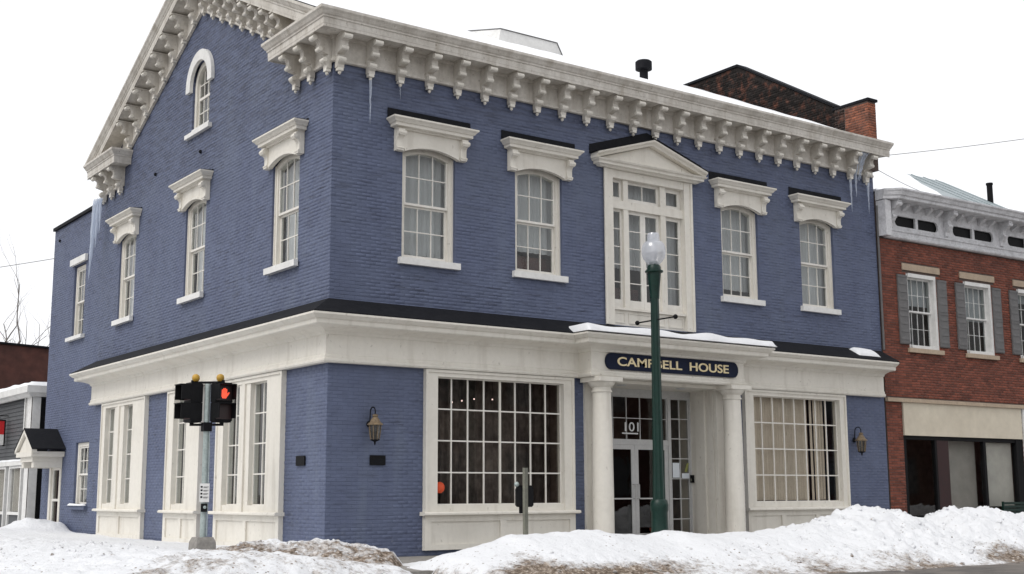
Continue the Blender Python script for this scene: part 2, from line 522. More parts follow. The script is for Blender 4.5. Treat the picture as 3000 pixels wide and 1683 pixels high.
class MB:
    def __init__(s):
        s.v = []
        s.f = []

    def add(s, vs, fs):
        o = len(s.v)
        s.v += [tuple(p) for p in vs]
        s.f += [tuple(i + o for i in f) for f in fs]
        return s

    def box(s, x0, x1, y0, y1, z0, z1):
        if x0 > x1: x0, x1 = x1, x0
        if y0 > y1: y0, y1 = y1, y0
        if z0 > z1: z0, z1 = z1, z0
        return s.add([(x0, y0, z0), (x1, y0, z0), (x1, y1, z0), (x0, y1, z0), (x0, y0, z1), (x1, y0, z1), (x1, y1, z1), (x0, y1, z1)],
                     [(0, 3, 2, 1), (4, 5, 6, 7), (0, 1, 5, 4), (1, 2, 6, 5), (2, 3, 7, 6), (3, 0, 4, 7)])

    def prism(s, pts, a0, a1, axis='y'):
        """polygon in the plane across axis, pushed from a0 to a1 (pts are xz for y, yz for x, xy for z)"""
        n = len(pts)
        mk = {'y': lambda p, a: (p[0], a, p[1]), 'x': lambda p, a: (a, p[0], p[1]), 'z': lambda p, a: (p[0], p[1], a)}[axis]
        vs = [mk(p, a0) for p in pts] + [mk(p, a1) for p in pts]
        fs = [tuple(range(n))[::-1], tuple(range(n, 2 * n))] + [(i, (i + 1) % n, n + (i + 1) % n, n + i) for i in range(n)]
        return s.add(vs, fs)

    def loft(s, secs, caps=True, closed=True):
        n = len(secs[0])
        vs = [p for q in secs for p in q]
        fs = []
        for k in range(len(secs) - 1):
            for i in range(n if closed else n - 1):
                j = (i + 1) % n
                fs.append((k * n + i, k * n + j, (k + 1) * n + j, (k + 1) * n + i))
        if caps:
            fs.append(tuple(range(n))[::-1])
            fs.append(tuple((len(secs) - 1) * n + i for i in range(n)))
        return s.add(vs, fs)

    def lathe(s, prof, segs=20, c=(0, 0, 0), cap=True):
        secs = []
        for r, z in prof:
            secs.append([(c[0] + r * math.cos(2 * math.pi * i / segs), c[1] + r * math.sin(2 * math.pi * i / segs), c[2] + z) for i in range(segs)])
        return s.loft(secs, cap)

    def tube(s, path, r, segs=8, caps=True):
        path = [Vector(p) for p in path]
        secs = []
        for i, p in enumerate(path):
            d = (path[min(i + 1, len(path) - 1)] - path[max(i - 1, 0)]).normalized()
            a = d.orthogonal().normalized() if i == 0 else (a - d * a.dot(d)).normalized()
            b = d.cross(a)
            rad = r[i] if isinstance(r, (list, tuple)) else r
            secs.append([tuple(p + a * rad * math.cos(2 * math.pi * k / segs) + b * rad * math.sin(2 * math.pi * k / segs)) for k in range(segs)])
        return s.loft(secs, caps)

    def ball(s, c, r, segs=10, rings=6, sz=1.0):
        prof = [(max(1e-4, r * math.sin(math.pi * i / rings)), -r * sz * math.cos(math.pi * i / rings)) for i in range(rings + 1)]
        return s.lathe(prof, segs, c)

    def build(s, name, m, parent=None, smooth=False, loc=None, rz=0):
        me = bpy.data.meshes.new(name)
        me.from_pydata(s.v, [], s.f)
        me.materials.append(m)
        import bmesh
        bm = bmesh.new()
        bm.from_mesh(me)
        bmesh.ops.recalc_face_normals(bm, faces=bm.faces)
        bm.to_mesh(me)
        bm.free()
        if smooth:
            for p in me.polygons:
                p.use_smooth = True
            try:
                me.set_sharp_from_angle(angle=R(40))
            except Exception:
                pass
        return link(name, me, parent, loc, rz)


def link(name, me, parent=None, loc=None, rz=0):
    o = bpy.data.objects.new(name, me)
    COL.objects.link(o)
    if parent is not None:
        o.parent = parent
    if loc is not None:
        o.location = loc
    if rz:
        o.rotation_euler = (0, 0, rz)
    return o


def tag(o, label=None, cat=None, group=None, kind=None):
    if label: o['label'] = label
    if cat: o['category'] = cat
    if group: o['group'] = group
    if kind: o['kind'] = kind
    return o


def empty(name, loc=(0, 0, 0), rz=0):
    o = bpy.data.objects.new(name, None)
    COL.objects.link(o)
    o.location = loc
    o.rotation_euler = (0, 0, rz)
    return o


def kids(o):
    return [c for c in bpy.data.objects if c.parent is o]


def copy_tree(o, parent=None, loc=None, rz=None):
    c = o.copy()
    COL.objects.link(c)
    if parent is not None:
        c.parent = parent
    if loc is not None:
        c.location = loc
    if rz is not None:
        c.rotation_euler = (0, 0, rz)
    for ch in list(o.children):
        copy_tree(ch, c)
    return c


def text_mesh(name, body, width, height, m, parent, loc, ext=0.006, off=0.0, rz=0):
    cu = bpy.data.curves.new(name + '_font', 'FONT')
    cu.body = body
    cu.extrude = ext
    cu.offset = off
    cu.align_x = 'CENTER'
    cu.align_y = 'CENTER'
    t = bpy.data.objects.new(name + '_tmp', cu)
    COL.objects.link(t)
    dg = bpy.context.evaluated_depsgraph_get()
    me = bpy.data.meshes.new_from_object(t.evaluated_get(dg))
    me.name = name
    co = np.array([v.co[:] for v in me.vertices])
    mn, mxx = co.min(0), co.max(0)
    c = (mn + mxx) / 2
    sx = width / (mxx[0] - mn[0])
    sy = height / (mxx[1] - mn[1])
    for v in me.vertices:
        x, y, z = v.co
        v.co = ((x - c[0]) * sx, -(z + ext), (y - c[1]) * sy)
    me.materials.clear()
    me.materials.append(m)
    bpy.data.objects.remove(t)
    bpy.data.curves.remove(cu)
    return link(name, me, parent, loc, rz)


# ---- walls with openings and their bricks
def wall_cells(mb, place, u0, u1, z0, z1, holes, thick):
    """flat wall u0..u1 x z0..z1 with rectangular holes; place(u, d, z) -> point, d inward"""
    us = sorted({u0, u1, *[h[0] for h in holes], *[h[1] for h in holes]})
    zs = sorted({z0, z1, *[h[2] for h in holes], *[h[3] for h in holes]})
    us = [u for u in us if u0 <= u <= u1]
    zs = [z for z in zs if z0 <= z <= z1]

    def solid(i, j):
        if i < 0 or j < 0 or i >= len(us) - 1 or j >= len(zs) - 1:
            return False
        u, z = (us[i] + us[i + 1]) / 2, (zs[j] + zs[j + 1]) / 2
        return not any(h[0] < u < h[1] and h[2] < z < h[3] for h in holes)
    for i in range(len(us) - 1):
        for j in range(len(zs) - 1):
            if not solid(i, j):
                continue
            a, b, c, d = us[i], us[i + 1], zs[j], zs[j + 1]
            for dd in (0, thick):
                mb.add([place(a, dd, c), place(b, dd, c), place(b, dd, d), place(a, dd, d)], [(0, 1, 2, 3)])
            if not solid(i - 1, j): mb.add([place(a, 0, c), place(a, thick, c), place(a, thick, d), place(a, 0, d)], [(0, 1, 2, 3)])
            if not solid(i + 1, j): mb.add([place(b, 0, c), place(b, thick, c), place(b, thick, d), place(b, 0, d)], [(0, 1, 2, 3)])
            if not solid(i, j - 1): mb.add([place(a, 0, c), place(b, 0, c), place(b, thick, c), place(a, thick, c)], [(0, 1, 2, 3)])
            if not solid(i, j + 1): mb.add([place(a, 0, d), place(b, 0, d), place(b, thick, d), place(a, thick, d)], [(0, 1, 2, 3)])


BL, BH, JT = 0.203, 0.0577, 0.010


def brick_rects(u0, u1, z0, z1, holes, ztop=None, rng=random):
    out = []
    step, ch = BL + JT, BH + JT
    k = 0
    z = z0
    while z + BH <= z1 + 1e-6:
        off = 0 if k % 2 == 0 else -step / 2
        blocks = []
        for h in holes:
            if h[2] < z + BH - 0.004 and h[3] > z + 0.004:
                blocks.append((h[0], h[1]))
        u = u0 + off
        while u < u1 - 0.02:
            segs = [(max(u, u0), min(u + BL, u1))]
            for b in blocks:
                ns = []
                for s in segs:
                    if b[1] <= s[0] or b[0] >= s[1]:
                        ns.append(s)
                    else:
                        if s[0] < b[0]: ns.append((s[0], b[0]))
                        if s[1] > b[1]: ns.append((b[1], s[1]))
                segs = ns
            for s in segs:
                if s[1] - s[0] > 0.025:
                    if ztop is None or (z + BH < ztop(s[0]) and z + BH < ztop(s[1])):
                        out.append((s[0], s[1], z, z + BH))
            u += step
        z += ch
        k += 1
    return out


def unit_brick_mesh(name, m, proud):
    L, H = BL, BH
    e = 0.004
    v = [(0, 0, 0), (L, 0, 0), (L, 0, H), (0, 0, H), (e, -proud, e), (L - e, -proud, e), (L - e, -proud, H - e), (e, -proud, H - e)]
    f = [(4, 5, 6, 7), (0, 1, 5, 4), (1, 2, 6, 5), (2, 3, 7, 6), (3, 0, 4, 7)]
    me = bpy.data.meshes.new(name)
    me.from_pydata(v, [], f)
    me.materials.append(m)
    return me


def lay_bricks(walls, parent, m, proud, nsingle, singlename='brick', stuffname='brickwork', loc_of=None, zmin=0.45):
    """walls: list of (origin, U, Nout, rects). The nsingle largest-showing full bricks become parts, all others one joined part."""
    cand = []
    pinv = parent.matrix_basis
    camv = pinv.inverted() @ CAM
    for wi, (O, U, No, rects) in enumerate(walls):
        O, U, No = Vector(O), Vector(U), Vector(No)
        for ri, r in enumerate(rects):
            if r[1] - r[0] < BL - 1e-4 or r[2] < zmin:
                continue
            p = O + U * (r[0] + BL / 2) + Vector((0, 0, r[2]))
            d = camv - p
            L = d.length
            cs = d.dot(No) / L
            if cs > 0:
                cand.append((cs / L / L, wi, ri))
    cand.sort(reverse=True)
    single = {(c[1], c[2]) for c in cand[:nsingle]}
    me = unit_brick_mesh(singlename, m, proud)
    allv = []
    base = np.array([(0, 0, 0), (1, 0, 0), (1, 0, 1), (0, 0, 1), (0, 1, 0), (1, 1, 0), (1, 1, 1), (0, 1, 1)], float)
    rng = np.random.RandomState(3)
    for wi, (O, U, No, rects) in enumerate(walls):
        O, U, No = Vector(O), Vector(U), Vector(No)
        for ri, r in enumerate(rects):
            pr = proud + rng.uniform(-0.0022, 0.0022)
            if (wi, ri) in single:
                p = O + U * r[0] + Vector((0, 0, r[2])) + No * (pr - proud)
                rz = math.atan2(U.y, U.x)
                if Vector((math.sin(rz), -math.cos(rz), 0)).dot(No) < 0:      # mesh faces -y in its own frame
                    p = O + U * r[1] + Vector((0, 0, r[2])) + No * (pr - proud)
                    rz += math.pi
                link(singlename, me, parent, p, rz)
            else:
                e = 0.004
                dz = rng.uniform(-0.0018, 0.0018)
                u0, u1, z0, z1 = r[0], r[1], r[2] + dz, r[3] + dz
                for (a, b, c) in ((u0, 0, z0), (u1, 0, z0), (u1, 0, z1), (u0, 0, z1), (u0 + e, pr, z0 + e), (u1 - e, pr, z0 + e), (u1 - e, pr, z1 - e), (u0 + e, pr, z1 - e)):
                    allv.append((O.x + U.x * a + No.x * b, O.y + U.y * a + No.y * b, O.z + c))
    n = len(allv) // 8
    V = np.array(allv, np.float32)
    quads = np.array([(4, 5, 6, 7), (0, 1, 5, 4), (1, 2, 6, 5), (2, 3, 7, 6), (3, 0, 4, 7)], np.int32)
    F = (quads[None] + (np.arange(n) * 8)[:, None, None]).reshape(-1)
    mesh = bpy.data.meshes.new(stuffname)
    mesh.vertices.add(n * 8)
    mesh.vertices.foreach_set('co', V.ravel())
    mesh.loops.add(n * 20)
    mesh.loops.foreach_set('vertex_index', F)
    mesh.polygons.add(n * 5)
    mesh.polygons.foreach_set('loop_start', np.arange(0, n * 20, 4))
    mesh.polygons.foreach_set('loop_total', np.full(n * 5, 4))
    mesh.update(calc_edges=True)
    mesh.validate()
    mesh.materials.append(m)
    o = link(stuffname, mesh, parent)
    o['kind'] = 'stuff'
    return o


# ================================================================== GROUND AND SNOW
def grid_mesh(name, xs, ys, zf, m, dirtf=None):
    nx, ny = len(xs), len(ys)
    V = np.zeros((ny, nx, 3))
    D = np.zeros((ny, nx))
    for j, y in enumerate(ys):
        for i, x in enumerate(xs):
            z = zf(x, y)
            V[j, i] = (x, y, z)
            if dirtf: D[j, i] = dirtf(x, y, z)
    if dirtf:                                   # the sheet's rim goes down into the ground
        V[0, :, 2] = V[-1, :, 2] = -0.3
        V[:, 0, 2] = V[:, -1, 2] = -0.3
    idx = np.arange(nx * ny).reshape(ny, nx)
    F = np.stack([idx[:-1, :-1], idx[:-1, 1:], idx[1:, 1:], idx[1:, :-1]], -1).reshape(-1, 4)
    me = bpy.data.meshes.new(name)
    me.vertices.add(nx * ny)
    me.vertices.foreach_set('co', V.reshape(-1).astype(np.float32))
    me.loops.add(len(F) * 4)
    me.loops.foreach_set('vertex_index', F.ravel().astype(np.int32))
    me.polygons.add(len(F))
    me.polygons.foreach_set('loop_start', np.arange(0, len(F) * 4, 4))
    me.polygons.foreach_set('loop_total', np.full(len(F), 4))
    me.polygons.foreach_set('use_smooth', np.ones(len(F), bool))
    me.update(calc_edges=True)
    if dirtf:
        a = me.attributes.new('dirt', 'FLOAT', 'POINT')
        a.data.foreach_set('value', D.ravel().astype(np.float32))
    me.materials.append(m)
    return link(name, me)


def fbm(x, y, s, oct=5, seed=0.0):
    return noise.fractal(Vector((x * s + seed, y * s - seed, seed * 1.7)), 0.9, 2.1, oct)


def sst(a, b, x):
    t = min(1, max(0, (x - a) / (b - a)))
    return t * t * (3 - 2 * t)


# road: one sheet to the horizon
mb = MB()
mb.add([(-600, -600, -0.15), (600, -600, -0.15), (600, 600, -0.15), (-600, 600, -0.15)], [(0, 1, 2, 3)])
tag(mb.build('road', ASPH), kind='structure')
# pavement slabs round the two street fronts, with a kerb step
mb = MB()
mb.box(-3.2, 40, -4.0, 0.0, -0.15, 0.0)
mb.box(-3.2, 0.0, 0.0, 60, -0.15, 0.0)
tag(mb.build('pavement', CONC), kind='structure')
mb = MB()
mb.box(-3.36, 40, -4.16, -4.003, -0.15, 0.012)
mb.box(-3.36, -3.203, -4.0, 60, -0.15, 0.012)
tag(mb.build('kerb', CONC), kind='structure')

def chunk(x, y, s):
    d = noise.voronoi(Vector((x * s + 0.3 * noise.noise(Vector((x * 4, y * 4, 0))), y * s, 0.5)))[0]
    k = noise.cell(Vector((math.floor(x * 1.7), math.floor(y * 1.7), 0.5)))
    return min(0.085, (d[1] - d[0]) * 0.16) * (0.5 + 0.5 * abs(k)) - 0.02


# front snow bank: crest heights read along the street
YC = -4.2
CREST = [(-0.45, 0.0), (-0.16, 0.10), (0.13, 0.23), (0.42, 0.29), (1.02, 0.37), (1.33, 0.47), (1.65, 0.50), (2.29, 0.53), (3.18, 0.52), (3.58, 0.46), (4.2, 0.42), (4.59, 0.50), (4.89, 0.47), (5.51, 0.42), (6.52, 0.42), (7.5, 0.52), (8.26, 0.57), (8.95, 0.72), (9.39, 0.82), (9.84, 0.85), (10.51, 0.76), (10.86, 0.73), (11.32, 0.61), (11.5, 0.53), (11.86, 0.53), (12.12, 0.71), (12.5, 0.77), (13.46, 0.75), (13.86, 0.81), (14.25, 0.70), (14.86, 0.62), (15.5, 0.66), (17, 0.8), (19, 0.6), (22, 0.75), (26, 0.6)]
KF = (20.34 + YC) / (20.34 - 3.9)
CX = [(-10.47 + (x + 10.47) * KF) for x, z in CREST]
CZ = [1.12 - (1.12 - z) * KF for x, z in CREST]


def bank_z(x, y):
    c = float(np.interp(x, CX, CZ))
    yc = YC + 0.25 * math.sin(x * 0.7) * 0.5
    t = y - yc
    if t > 0:
        k = 1 - sst(0.0, 1.35, t)
        z = -0.02 + (c + 0.02) * k
    else:
        toe = 2.55 + 0.35 * noise.noise(Vector((x * 0.45, 3.1, 0)))
        w = min(1.0, -t / toe)
        k = 1 - (0.35 * w + 0.65 * sst(0, 1, w))
        z = -0.19 + (c + 0.19) * k
    rough = 0.25 + 0.75 * sst(5.5, 9.0, x)
    rough = max(rough, 0.9 * sst(0.5, 1.6, -t))
    amp = min(1.0, max(0.0, (z + 0.17) / 0.25))
    n = fbm(x, y, 1.1, 3, 2.0) * 0.035 + fbm(x, y, 4.0, 6, 5.0) * 0.060 * rough + fbm(x, y, 9.0, 4, 15.0) * 0.030 * rough
    n2 = abs(fbm(x, y, 2.6, 4, 9.0)) * 0.07 * rough
    z -= 0.5 * sst(-0.1, -0.9, x)
    return z + (n - 0.3 * n2 + chunk(x, y, 3.3) * (0.15 + 0.85 * sst(6.0, 9.5, x))) * amp


def bank_dirt(x, y, z):
    t = y - YC
    low = 1 - sst(-0.08, 0.34 + 0.10 * noise.noise(Vector((x * 0.8, 1.0, 4.0))), z)
    patch = 0.55 + 0.75 * noise.noise(Vector((x * 0.55, y * 0.9, 6.0)))
    d = 0.20 + 0.50 * low * min(1.0, max(0.25, patch + 0.25)) * (1.0 if t < 0 else 0.3)
    d += 0.16 * (noise.noise(Vector((x * 1.3, y * 1.6, 0.3)))) * (1 if t < -0.3 else 0.3)
    d += 0.10 * math.exp(-((x - 1.2) / 1.4) ** 2) * (1 if t < -0.6 else 0)
    return d


xs = np.arange(-1.2, 24.0, 0.045)
ys = np.concatenate([np.arange(-7.6, -2.5, 0.05)])
bank = grid_mesh('snow_bank', xs, ys, bank_z, SNOW, bank_dirt)
tag(bank, 'long ploughed snow bank with gritty brown foot before the shop front', 'snow bank')

# dirty mound on the corner
P0, P1 = Vector((-3.1, -0.15)), Vector((0.12, -2.62))
MD = (P1 - P0).normalized()
MN = Vector((MD.y, -MD.x))
if MN.dot(Vector((CAM.x, CAM.y)) - P0) < 0:
    MN = -MN
ML = (P1 - P0).length
MCX = [0, 0.35, 0.75, 1.1, 1.4, 1.7, 2.2, 2.6, 3.0, 3.55, 3.85, 4.06]
MCZ = [0.02, 0.16, 0.26, 0.30, 0.38, 0.40, 0.39, 0.41, 0.39, 0.30, 0.21, -0.1]


def mound_z(x, y):
    p = Vector((x, y)) - P0
    s, t = p.dot(MD), p.dot(MN)
    c = float(np.interp(s, MCX, MCZ)) if 0 < s < ML else -0.2
    if t > 0:
        w = min(1, t / 1.7)
        z = -0.2 + (c + 0.2) * (1 - (0.4 * w + 0.6 * sst(0, 1, w)))
    else:
        z = -0.1 + (c + 0.1) * (1 - sst(0, 0.9, -t))
    amp = min(1, max(0, (z + 0.18) / 0.2))
    return z + (fbm(x, y, 3.2, 6, 11.0) * 0.045 + fbm(x, y, 1.0, 3, 3.0) * 0.02 - 0.02 * abs(fbm(x, y, 5, 4, 1.0)) + 0.55 * chunk(x, y, 4.5)) * amp


def mound_dirt(x, y, z):
    p = Vector((x, y)) - P0
    s, t = p.dot(MD), p.dot(MN)
    return 0.40 + 0.24 * sst(-0.15, 0.3, t) + 0.15 * noise.noise(Vector((x * 1.7, y * 1.7, 8.0)))


o = grid_mesh('snow_bank', np.arange(-4.6, 1.2, 0.035), np.arange(-4.6, 1.6, 0.035), mound_z, SNOW, mound_dirt)
tag(o, 'brown gritty snow mound piled at the street corner', 'snow bank')


# flat trodden snow on the pavements
def cover_z(x, y):
    z = 0.10 + 0.07 * sst(0.3, -1.6, x) + 0.06 * sst(-1.6, -2.8, x)
    z -= 0.13 * sst(-0.3, -1.2, y) * sst(-2.6, -0.6, x) + 0.05 * sst(-0.3, -1.2, y)
    s_ = (Vector((x, y)) - P0).dot(MN)
    z += 0.13 * sst(0.9, 1.6, s_) * sst(-0.5, -1.0, x)
    # mound before the side door
    d2 = ((x + 0.55) / 0.75) ** 2 + ((y - 15.9) / 1.15) ** 2
    z += (0.27 + 0.6 * chunk(x, y, 2.6) + 0.10 * fbm(x, y, 1.5, 4, 6.0)) * math.exp(-d2 * d2 * 0.8)
    z += 0.10 * math.exp(-(((x + 1.3) / 1.6) ** 2 + ((y - 14.3) / 3.0) ** 2))
    # towards the roads
    z -= 0.30 * sst(-3.2, -6.6, x)
    z -= 0.02 * sst(-1.6, -3.4, y) + 0.40 * sst(-4.0, -5.1, y)
    n = fbm(x, y, 0.9, 3, 1.0) * 0.022 + fbm(x, y, 4.2, 6, 7.0) * 0.032 * (0.35 + sst(-1.5, -3.5, x) + 0.7 * sst(1.0, -2.0, y))
    return z + n


def cover_dirt(x, y, z):
    q_ = Vector((x, y)) - P0
    d = 0.17 + 0.13 * sst(-3.6, -5.4, x) + 0.30 * sst(0.3, 1.2, q_.dot(MN)) * sst(0.3, 1.3, q_.dot(MD))
    d += 0.15 * noise.noise(Vector((x * 1.2, y * 1.2, 2.0))) * sst(-2.2, -3.4, x)
    return d


o = grid_mesh('snow_cover', np.concatenate([np.arange(-7.5, 0.0, 0.06), [0.0]]), np.concatenate([np.arange(-5.2, 8, 0.06), np.arange(8, 26, 0.15)]), cover_z, SNOW, cover_dirt)
tag(o, kind='stuff')
o = grid_mesh('snow_cover', np.arange(0.003, 26, 0.06), np.arange(-4.0, 0.0, 0.06), lambda x, y: -0.035 + 0.10 * sst(-1.9, -2.9, y) + 0.07 * max(0.0, fbm(x, y, 0.8, 4, 21.0)) + 0.02 * fbm(x, y, 4, 4, 3.0), SNOW, lambda x, y, z: 0.3)
tag(o, kind='stuff')

# loose lumps of snow and grit lying on the banks
rs = random.Random(5)
lump_v, lump_f, lump_d = [], [], []
ico = None


def lump(cx, cy, cz, r, dirty):
    b = len(lump_v)
    seg, rng_ = 6, 4
    ph = rs.random() * 9
    for i in range(rng_ + 1):
        th = math.pi * i / rng_
        for k in range(seg):
            a = 2 * math.pi * k / seg + ph
            rad = r * (0.75 + 0.5 * rs.random())
            lump_v.append((cx + rad * math.sin(th) * math.cos(a), cy + rad * math.sin(th) * math.sin(a), cz + rad * 0.75 * math.cos(th)))
            lump_d.append(dirty)
    for i in range(rng_):
        for k in range(seg):
            lump_f.append((b + i * seg + k, b + i * seg + (k + 1) % seg, b + (i + 1) * seg + (k + 1) % seg, b + (i + 1) * seg + k))


for i in range(300):
    x = rs.uniform(0, 17)
    y = YC - rs.uniform(0.2, 3.0) if rs.random() < 0.8 else YC + rs.uniform(-0.4, 0.5)
    if x < 6 and y > YC - 0.8: continue
    bz = bank_z(x, y)
    lump(x, y, bz, rs.uniform(0.012, 0.045) * (1.3 if x > 7 else 1), rs.choice([0.1, 0.15, 0.25, 0.4]) if bz > 0.12 else rs.choice([0.4, 0.55, 0.65]))
for i in range(110):
    s, t = rs.uniform(0.2, ML - 0.2), rs.uniform(0.0, 1.6)
    p = P0 + MD * s + MN * t
    lump(p.x, p.y, mound_z(p.x, p.y) + 0.004, rs.uniform(0.010, 0.034), rs.choice([0.4, 0.5, 0.6]))
for i in range(90):
    x, y = rs.uniform(-5.2, -2.2), rs.uniform(-1.5, 5)
    lump(x, y, cover_z(x, y) + 0.004, rs.uniform(0.012, 0.05), rs.choice([0.15, 0.3, 0.5]))
me = bpy.data.meshes.new('snow_lumps')
me.from_pydata(lump_v, [], lump_f)
a = me.attributes.new('dirt', 'FLOAT', 'POINT')
a.data.foreach_set('value', np.array(lump_d, np.float32))
for p in me.polygons: p.use_smooth = True
me.materials.append(SNOW)
tag(link('snow_lumps', me), kind='stuff')

# ================================================================== THE BLUE CORNER HOUSE
house = empty('corner_building')
tag(house, 'blue painted brick corner building with cream bracketed cornice, portico and gable', 'building')
WX, WY = 15.54, 13.2            # front width, depth
FRONT = lambda u, d, z: (u, d, z)
LEFT = lambda u, d, z: (d, u, z)
GROUND = -0.1
TOPW = 9.30
WIN_X = [2.115, 4.775, 10.615, 13.28]
WIN_Y = [1.955, 6.635, 11.21]
WH = 0.602
front_holes = [(c - WH, c + WH, 5.54, 7.80) for c in WIN_X]
front_holes.append((6.52, 9.05, 4.66, 8.06))
front_holes.append((2.06, 5.53, 0.12, 3.44))
front_holes.append((10.54, 13.92, 0.12, 3.44))
front_holes.append((6.25, 9.65, GROUND, 3.45))
left_holes = [(c - WH, c + WH, 5.54, 7.80) for c in WIN_Y]
left_holes += [(9.20, 12.36, 0.12, 3.44), (5.76, 7.68, 0.12, 3.44), (1.74, 4.79, 0.12, 3.44)]
mb = MB()
MO = 0.007
wall_cells(mb, lambda u, d, z: (u, d + MO, z), 0.0 + MO, WX, GROUND, TOPW, front_holes, 0.30)
wall_cells(mb, lambda u, d, z: (d + MO, u, z), 0.30 + MO, WY, GROUND, TOPW, left_holes, 0.30)
# gable above the eaves, in upright strips round the arched attic window
ATY, ATR, ATS = 6.585, 0.52, 10.53
zrake = lambda y: 9.55 + 0.481 * (min(y, WY - y) + 0.4)
for a, b, lo, hi in ((MO, ATY - ATR, TOPW, None), (ATY - ATR, ATY + ATR, TOPW, 9.46), (ATY - ATR, 6.6, 11.06, None), (6.6, ATY + ATR, 11.06, None), (ATY + ATR, WY, TOPW, None)):
    za, zb = (zrake(a), zrake(b)) if hi is None else (hi, hi)
    for d in (MO, 0.30 + MO):
        mb.add([(d, a, lo), (d, b, lo), (d, b, zb), (d, a, za)], [(0, 1, 2, 3)])
for y in (ATY - ATR, ATY + ATR):
    mb.add([(MO, y, 9.46), (0.3, y, 9.46), (0.3, y, 11.06), (MO, y, 11.06)], [(0, 1, 2, 3)])
mb.add([(MO, ATY - ATR, 9.46), (0.3, ATY - ATR, 9.46), (0.3, ATY + ATR, 9.46), (MO, ATY + ATR, 9.46)], [(0, 1, 2, 3)])
mb.add([(MO, ATY - ATR, 11.06), (0.3, ATY - ATR, 11.06), (0.3, ATY + ATR, 11.06), (MO, ATY + ATR, 11.06)], [(0, 1, 2, 3)])
# back and party side walls close the shell
mb.box(WX - 0.3, WX, 0.31, WY, GROUND, TOPW)
mb.box(0.31, WX - 0.31, WY - 0.3, WY, GROUND, TOPW)
mb.build('wall', BLUEM, house)
front_b = brick_rects(0.0, WX, 0.0, 9.12, front_holes + [(0, WX, 3.48, 4.30)])
left_b = brick_rects(0.0, WY, 0.0, 12.3, left_holes + [(0, WY, 3.48, 4.30), (ATY - ATR, ATY + ATR, 9.46, 11.06)], ztop=lambda y: 9.10 + 0.481 * min(y, WY - y))
# wing behind, same painted brick
WNG = 18.0
wing_holes = [(14.78, 15.82, 5.5, 7.58), (13.70, 14.86, 0.85, 2.55), (16.06, 17.21, 0.05, 2.05)]
wing_b = brick_rects(WY + 0.012, WNG, 0.0, 8.95, wing_holes)
lay_bricks([((0, MO, 0), (1, 0, 0), (0, -1, 0), front_b), ((MO, 0, 0), (0, 1, 0), (-1, 0, 0), left_b), ((MO + 0.03, 0, 0), (0, 1, 0), (-1, 0, 0), wing_b)], house, BLUE, 0.0032, 300, zmin=0.5)

mb = MB()
wall_cells(mb, lambda u, d, z: (d + MO + 0.03, u, z), WY + 0.003, WNG, GROUND, 8.98, wing_holes, 0.3)
mb.box(0.35, 12, WNG - 0.3, WNG, GROUND, 8.98)
mb.build('wing_wall', BLUEM, house)
mb = MB()
mb.box(-0.03, 0.38, WY - 0.0 + 0.004, WNG + 0.03, 8.985, 9.075)
mb.box(0.39, 12.0, WY + 0.004, WNG + 0.03, 8.985, 9.06)
mb.build('wing_coping', BLACKF, house)

# rooms: floors, ceilings and a core, so glass looks into dark rooms
mb = MB()
mb.box(0.32, WX - 0.32, 0.32, WY - 0.32, -0.05, 0.03)
mb.box(0.32, WX - 0.32, 0.32, WY - 0.32, 3.55, 3.65)
mb.box(0.33, WX - 0.33, 3.6, 3.7, 0.03, 3.55)
mb.box(3.6, 3.7, 3.71, WY - 0.33, 0.03, 3.55)
mb.box(5.75, 5.85, 0.34, 3.59, 0.03, 3.55)
mb.box(10.1, 10.2, 0.34, 3.59, 0.03, 3.55)
mb.build('lower_rooms', ROOM, house)
mb = MB()
mb.box(0.32, WX - 0.32, 0.32, WY - 0.32, 4.35, 4.45)
mb.box(0.32, WX - 0.32, 0.32, WY - 0.32, 8.6, 8.7)
mb.box(0.33, WX - 0.33, 3.6, 3.7, 4.45, 8.6)
mb.box(3.6, 3.7, 3.71, WY - 0.33, 4.45, 8.6)
for x in (3.45, 6.2, 9.3, 12.0): mb.box(x - .05, x + .05, 0.34, 3.59, 4.45, 8.6)
mb.box(0.8, 4, WY + 0.35, WNG - 0.35, 4.35, 4.45)
mb.box(0.8, 0.9, WY + 0.35, WNG - 0.35, 0.1, 4.3)
mb.box(0.9, 1.0, WY + 0.35, WNG - 0.35, 4.46, 8.9)
mb.build('upper_rooms', ROOMU, house)


# ---- sash windows with arched heads and bracketed hoods (front-facing frame: x across, y inward)
def arch_pts(hw, z_end, rise, n=10):
    return [(-hw + 2 * hw * i / n, z_end + rise * (1 - ((-hw + 2 * hw * i / n) / hw) ** 2)) for i in range(n + 1)]


def pane_obj(x0, x1, y, z0, z1, parent, m=GLASS):
    return MB().box(x0, x1, y, y + 0.005, z0, z1).build('pane', m, parent)


def curtain(parent, x0, x1, y, z0, z1, waves, amp=0.035, m=None, seed=0):
    n = max(8, int((x1 - x0) * 40))
    rs_ = random.Random(seed)
    ph = rs_.random() * 6
    secs = []
    xs_ = [x0 + (x1 - x0) * i / n for i in range(n + 1)]
    v = []
    for z in (z0, z1):
        for i, x in enumerate(xs_):
            v.append((x, y + amp * math.sin(ph + waves * i / n * 2 * math.pi) + 0.3 * amp * math.sin(2.7 * ph + 2.3 * waves * i / n * 2 * math.pi), z))
    f = [(i, i + 1, n + 2 + i, n + 1 + i) for i in range(n)]
    return MB().add(v, f).build('curtain', m or CURT, parent, smooth=True)


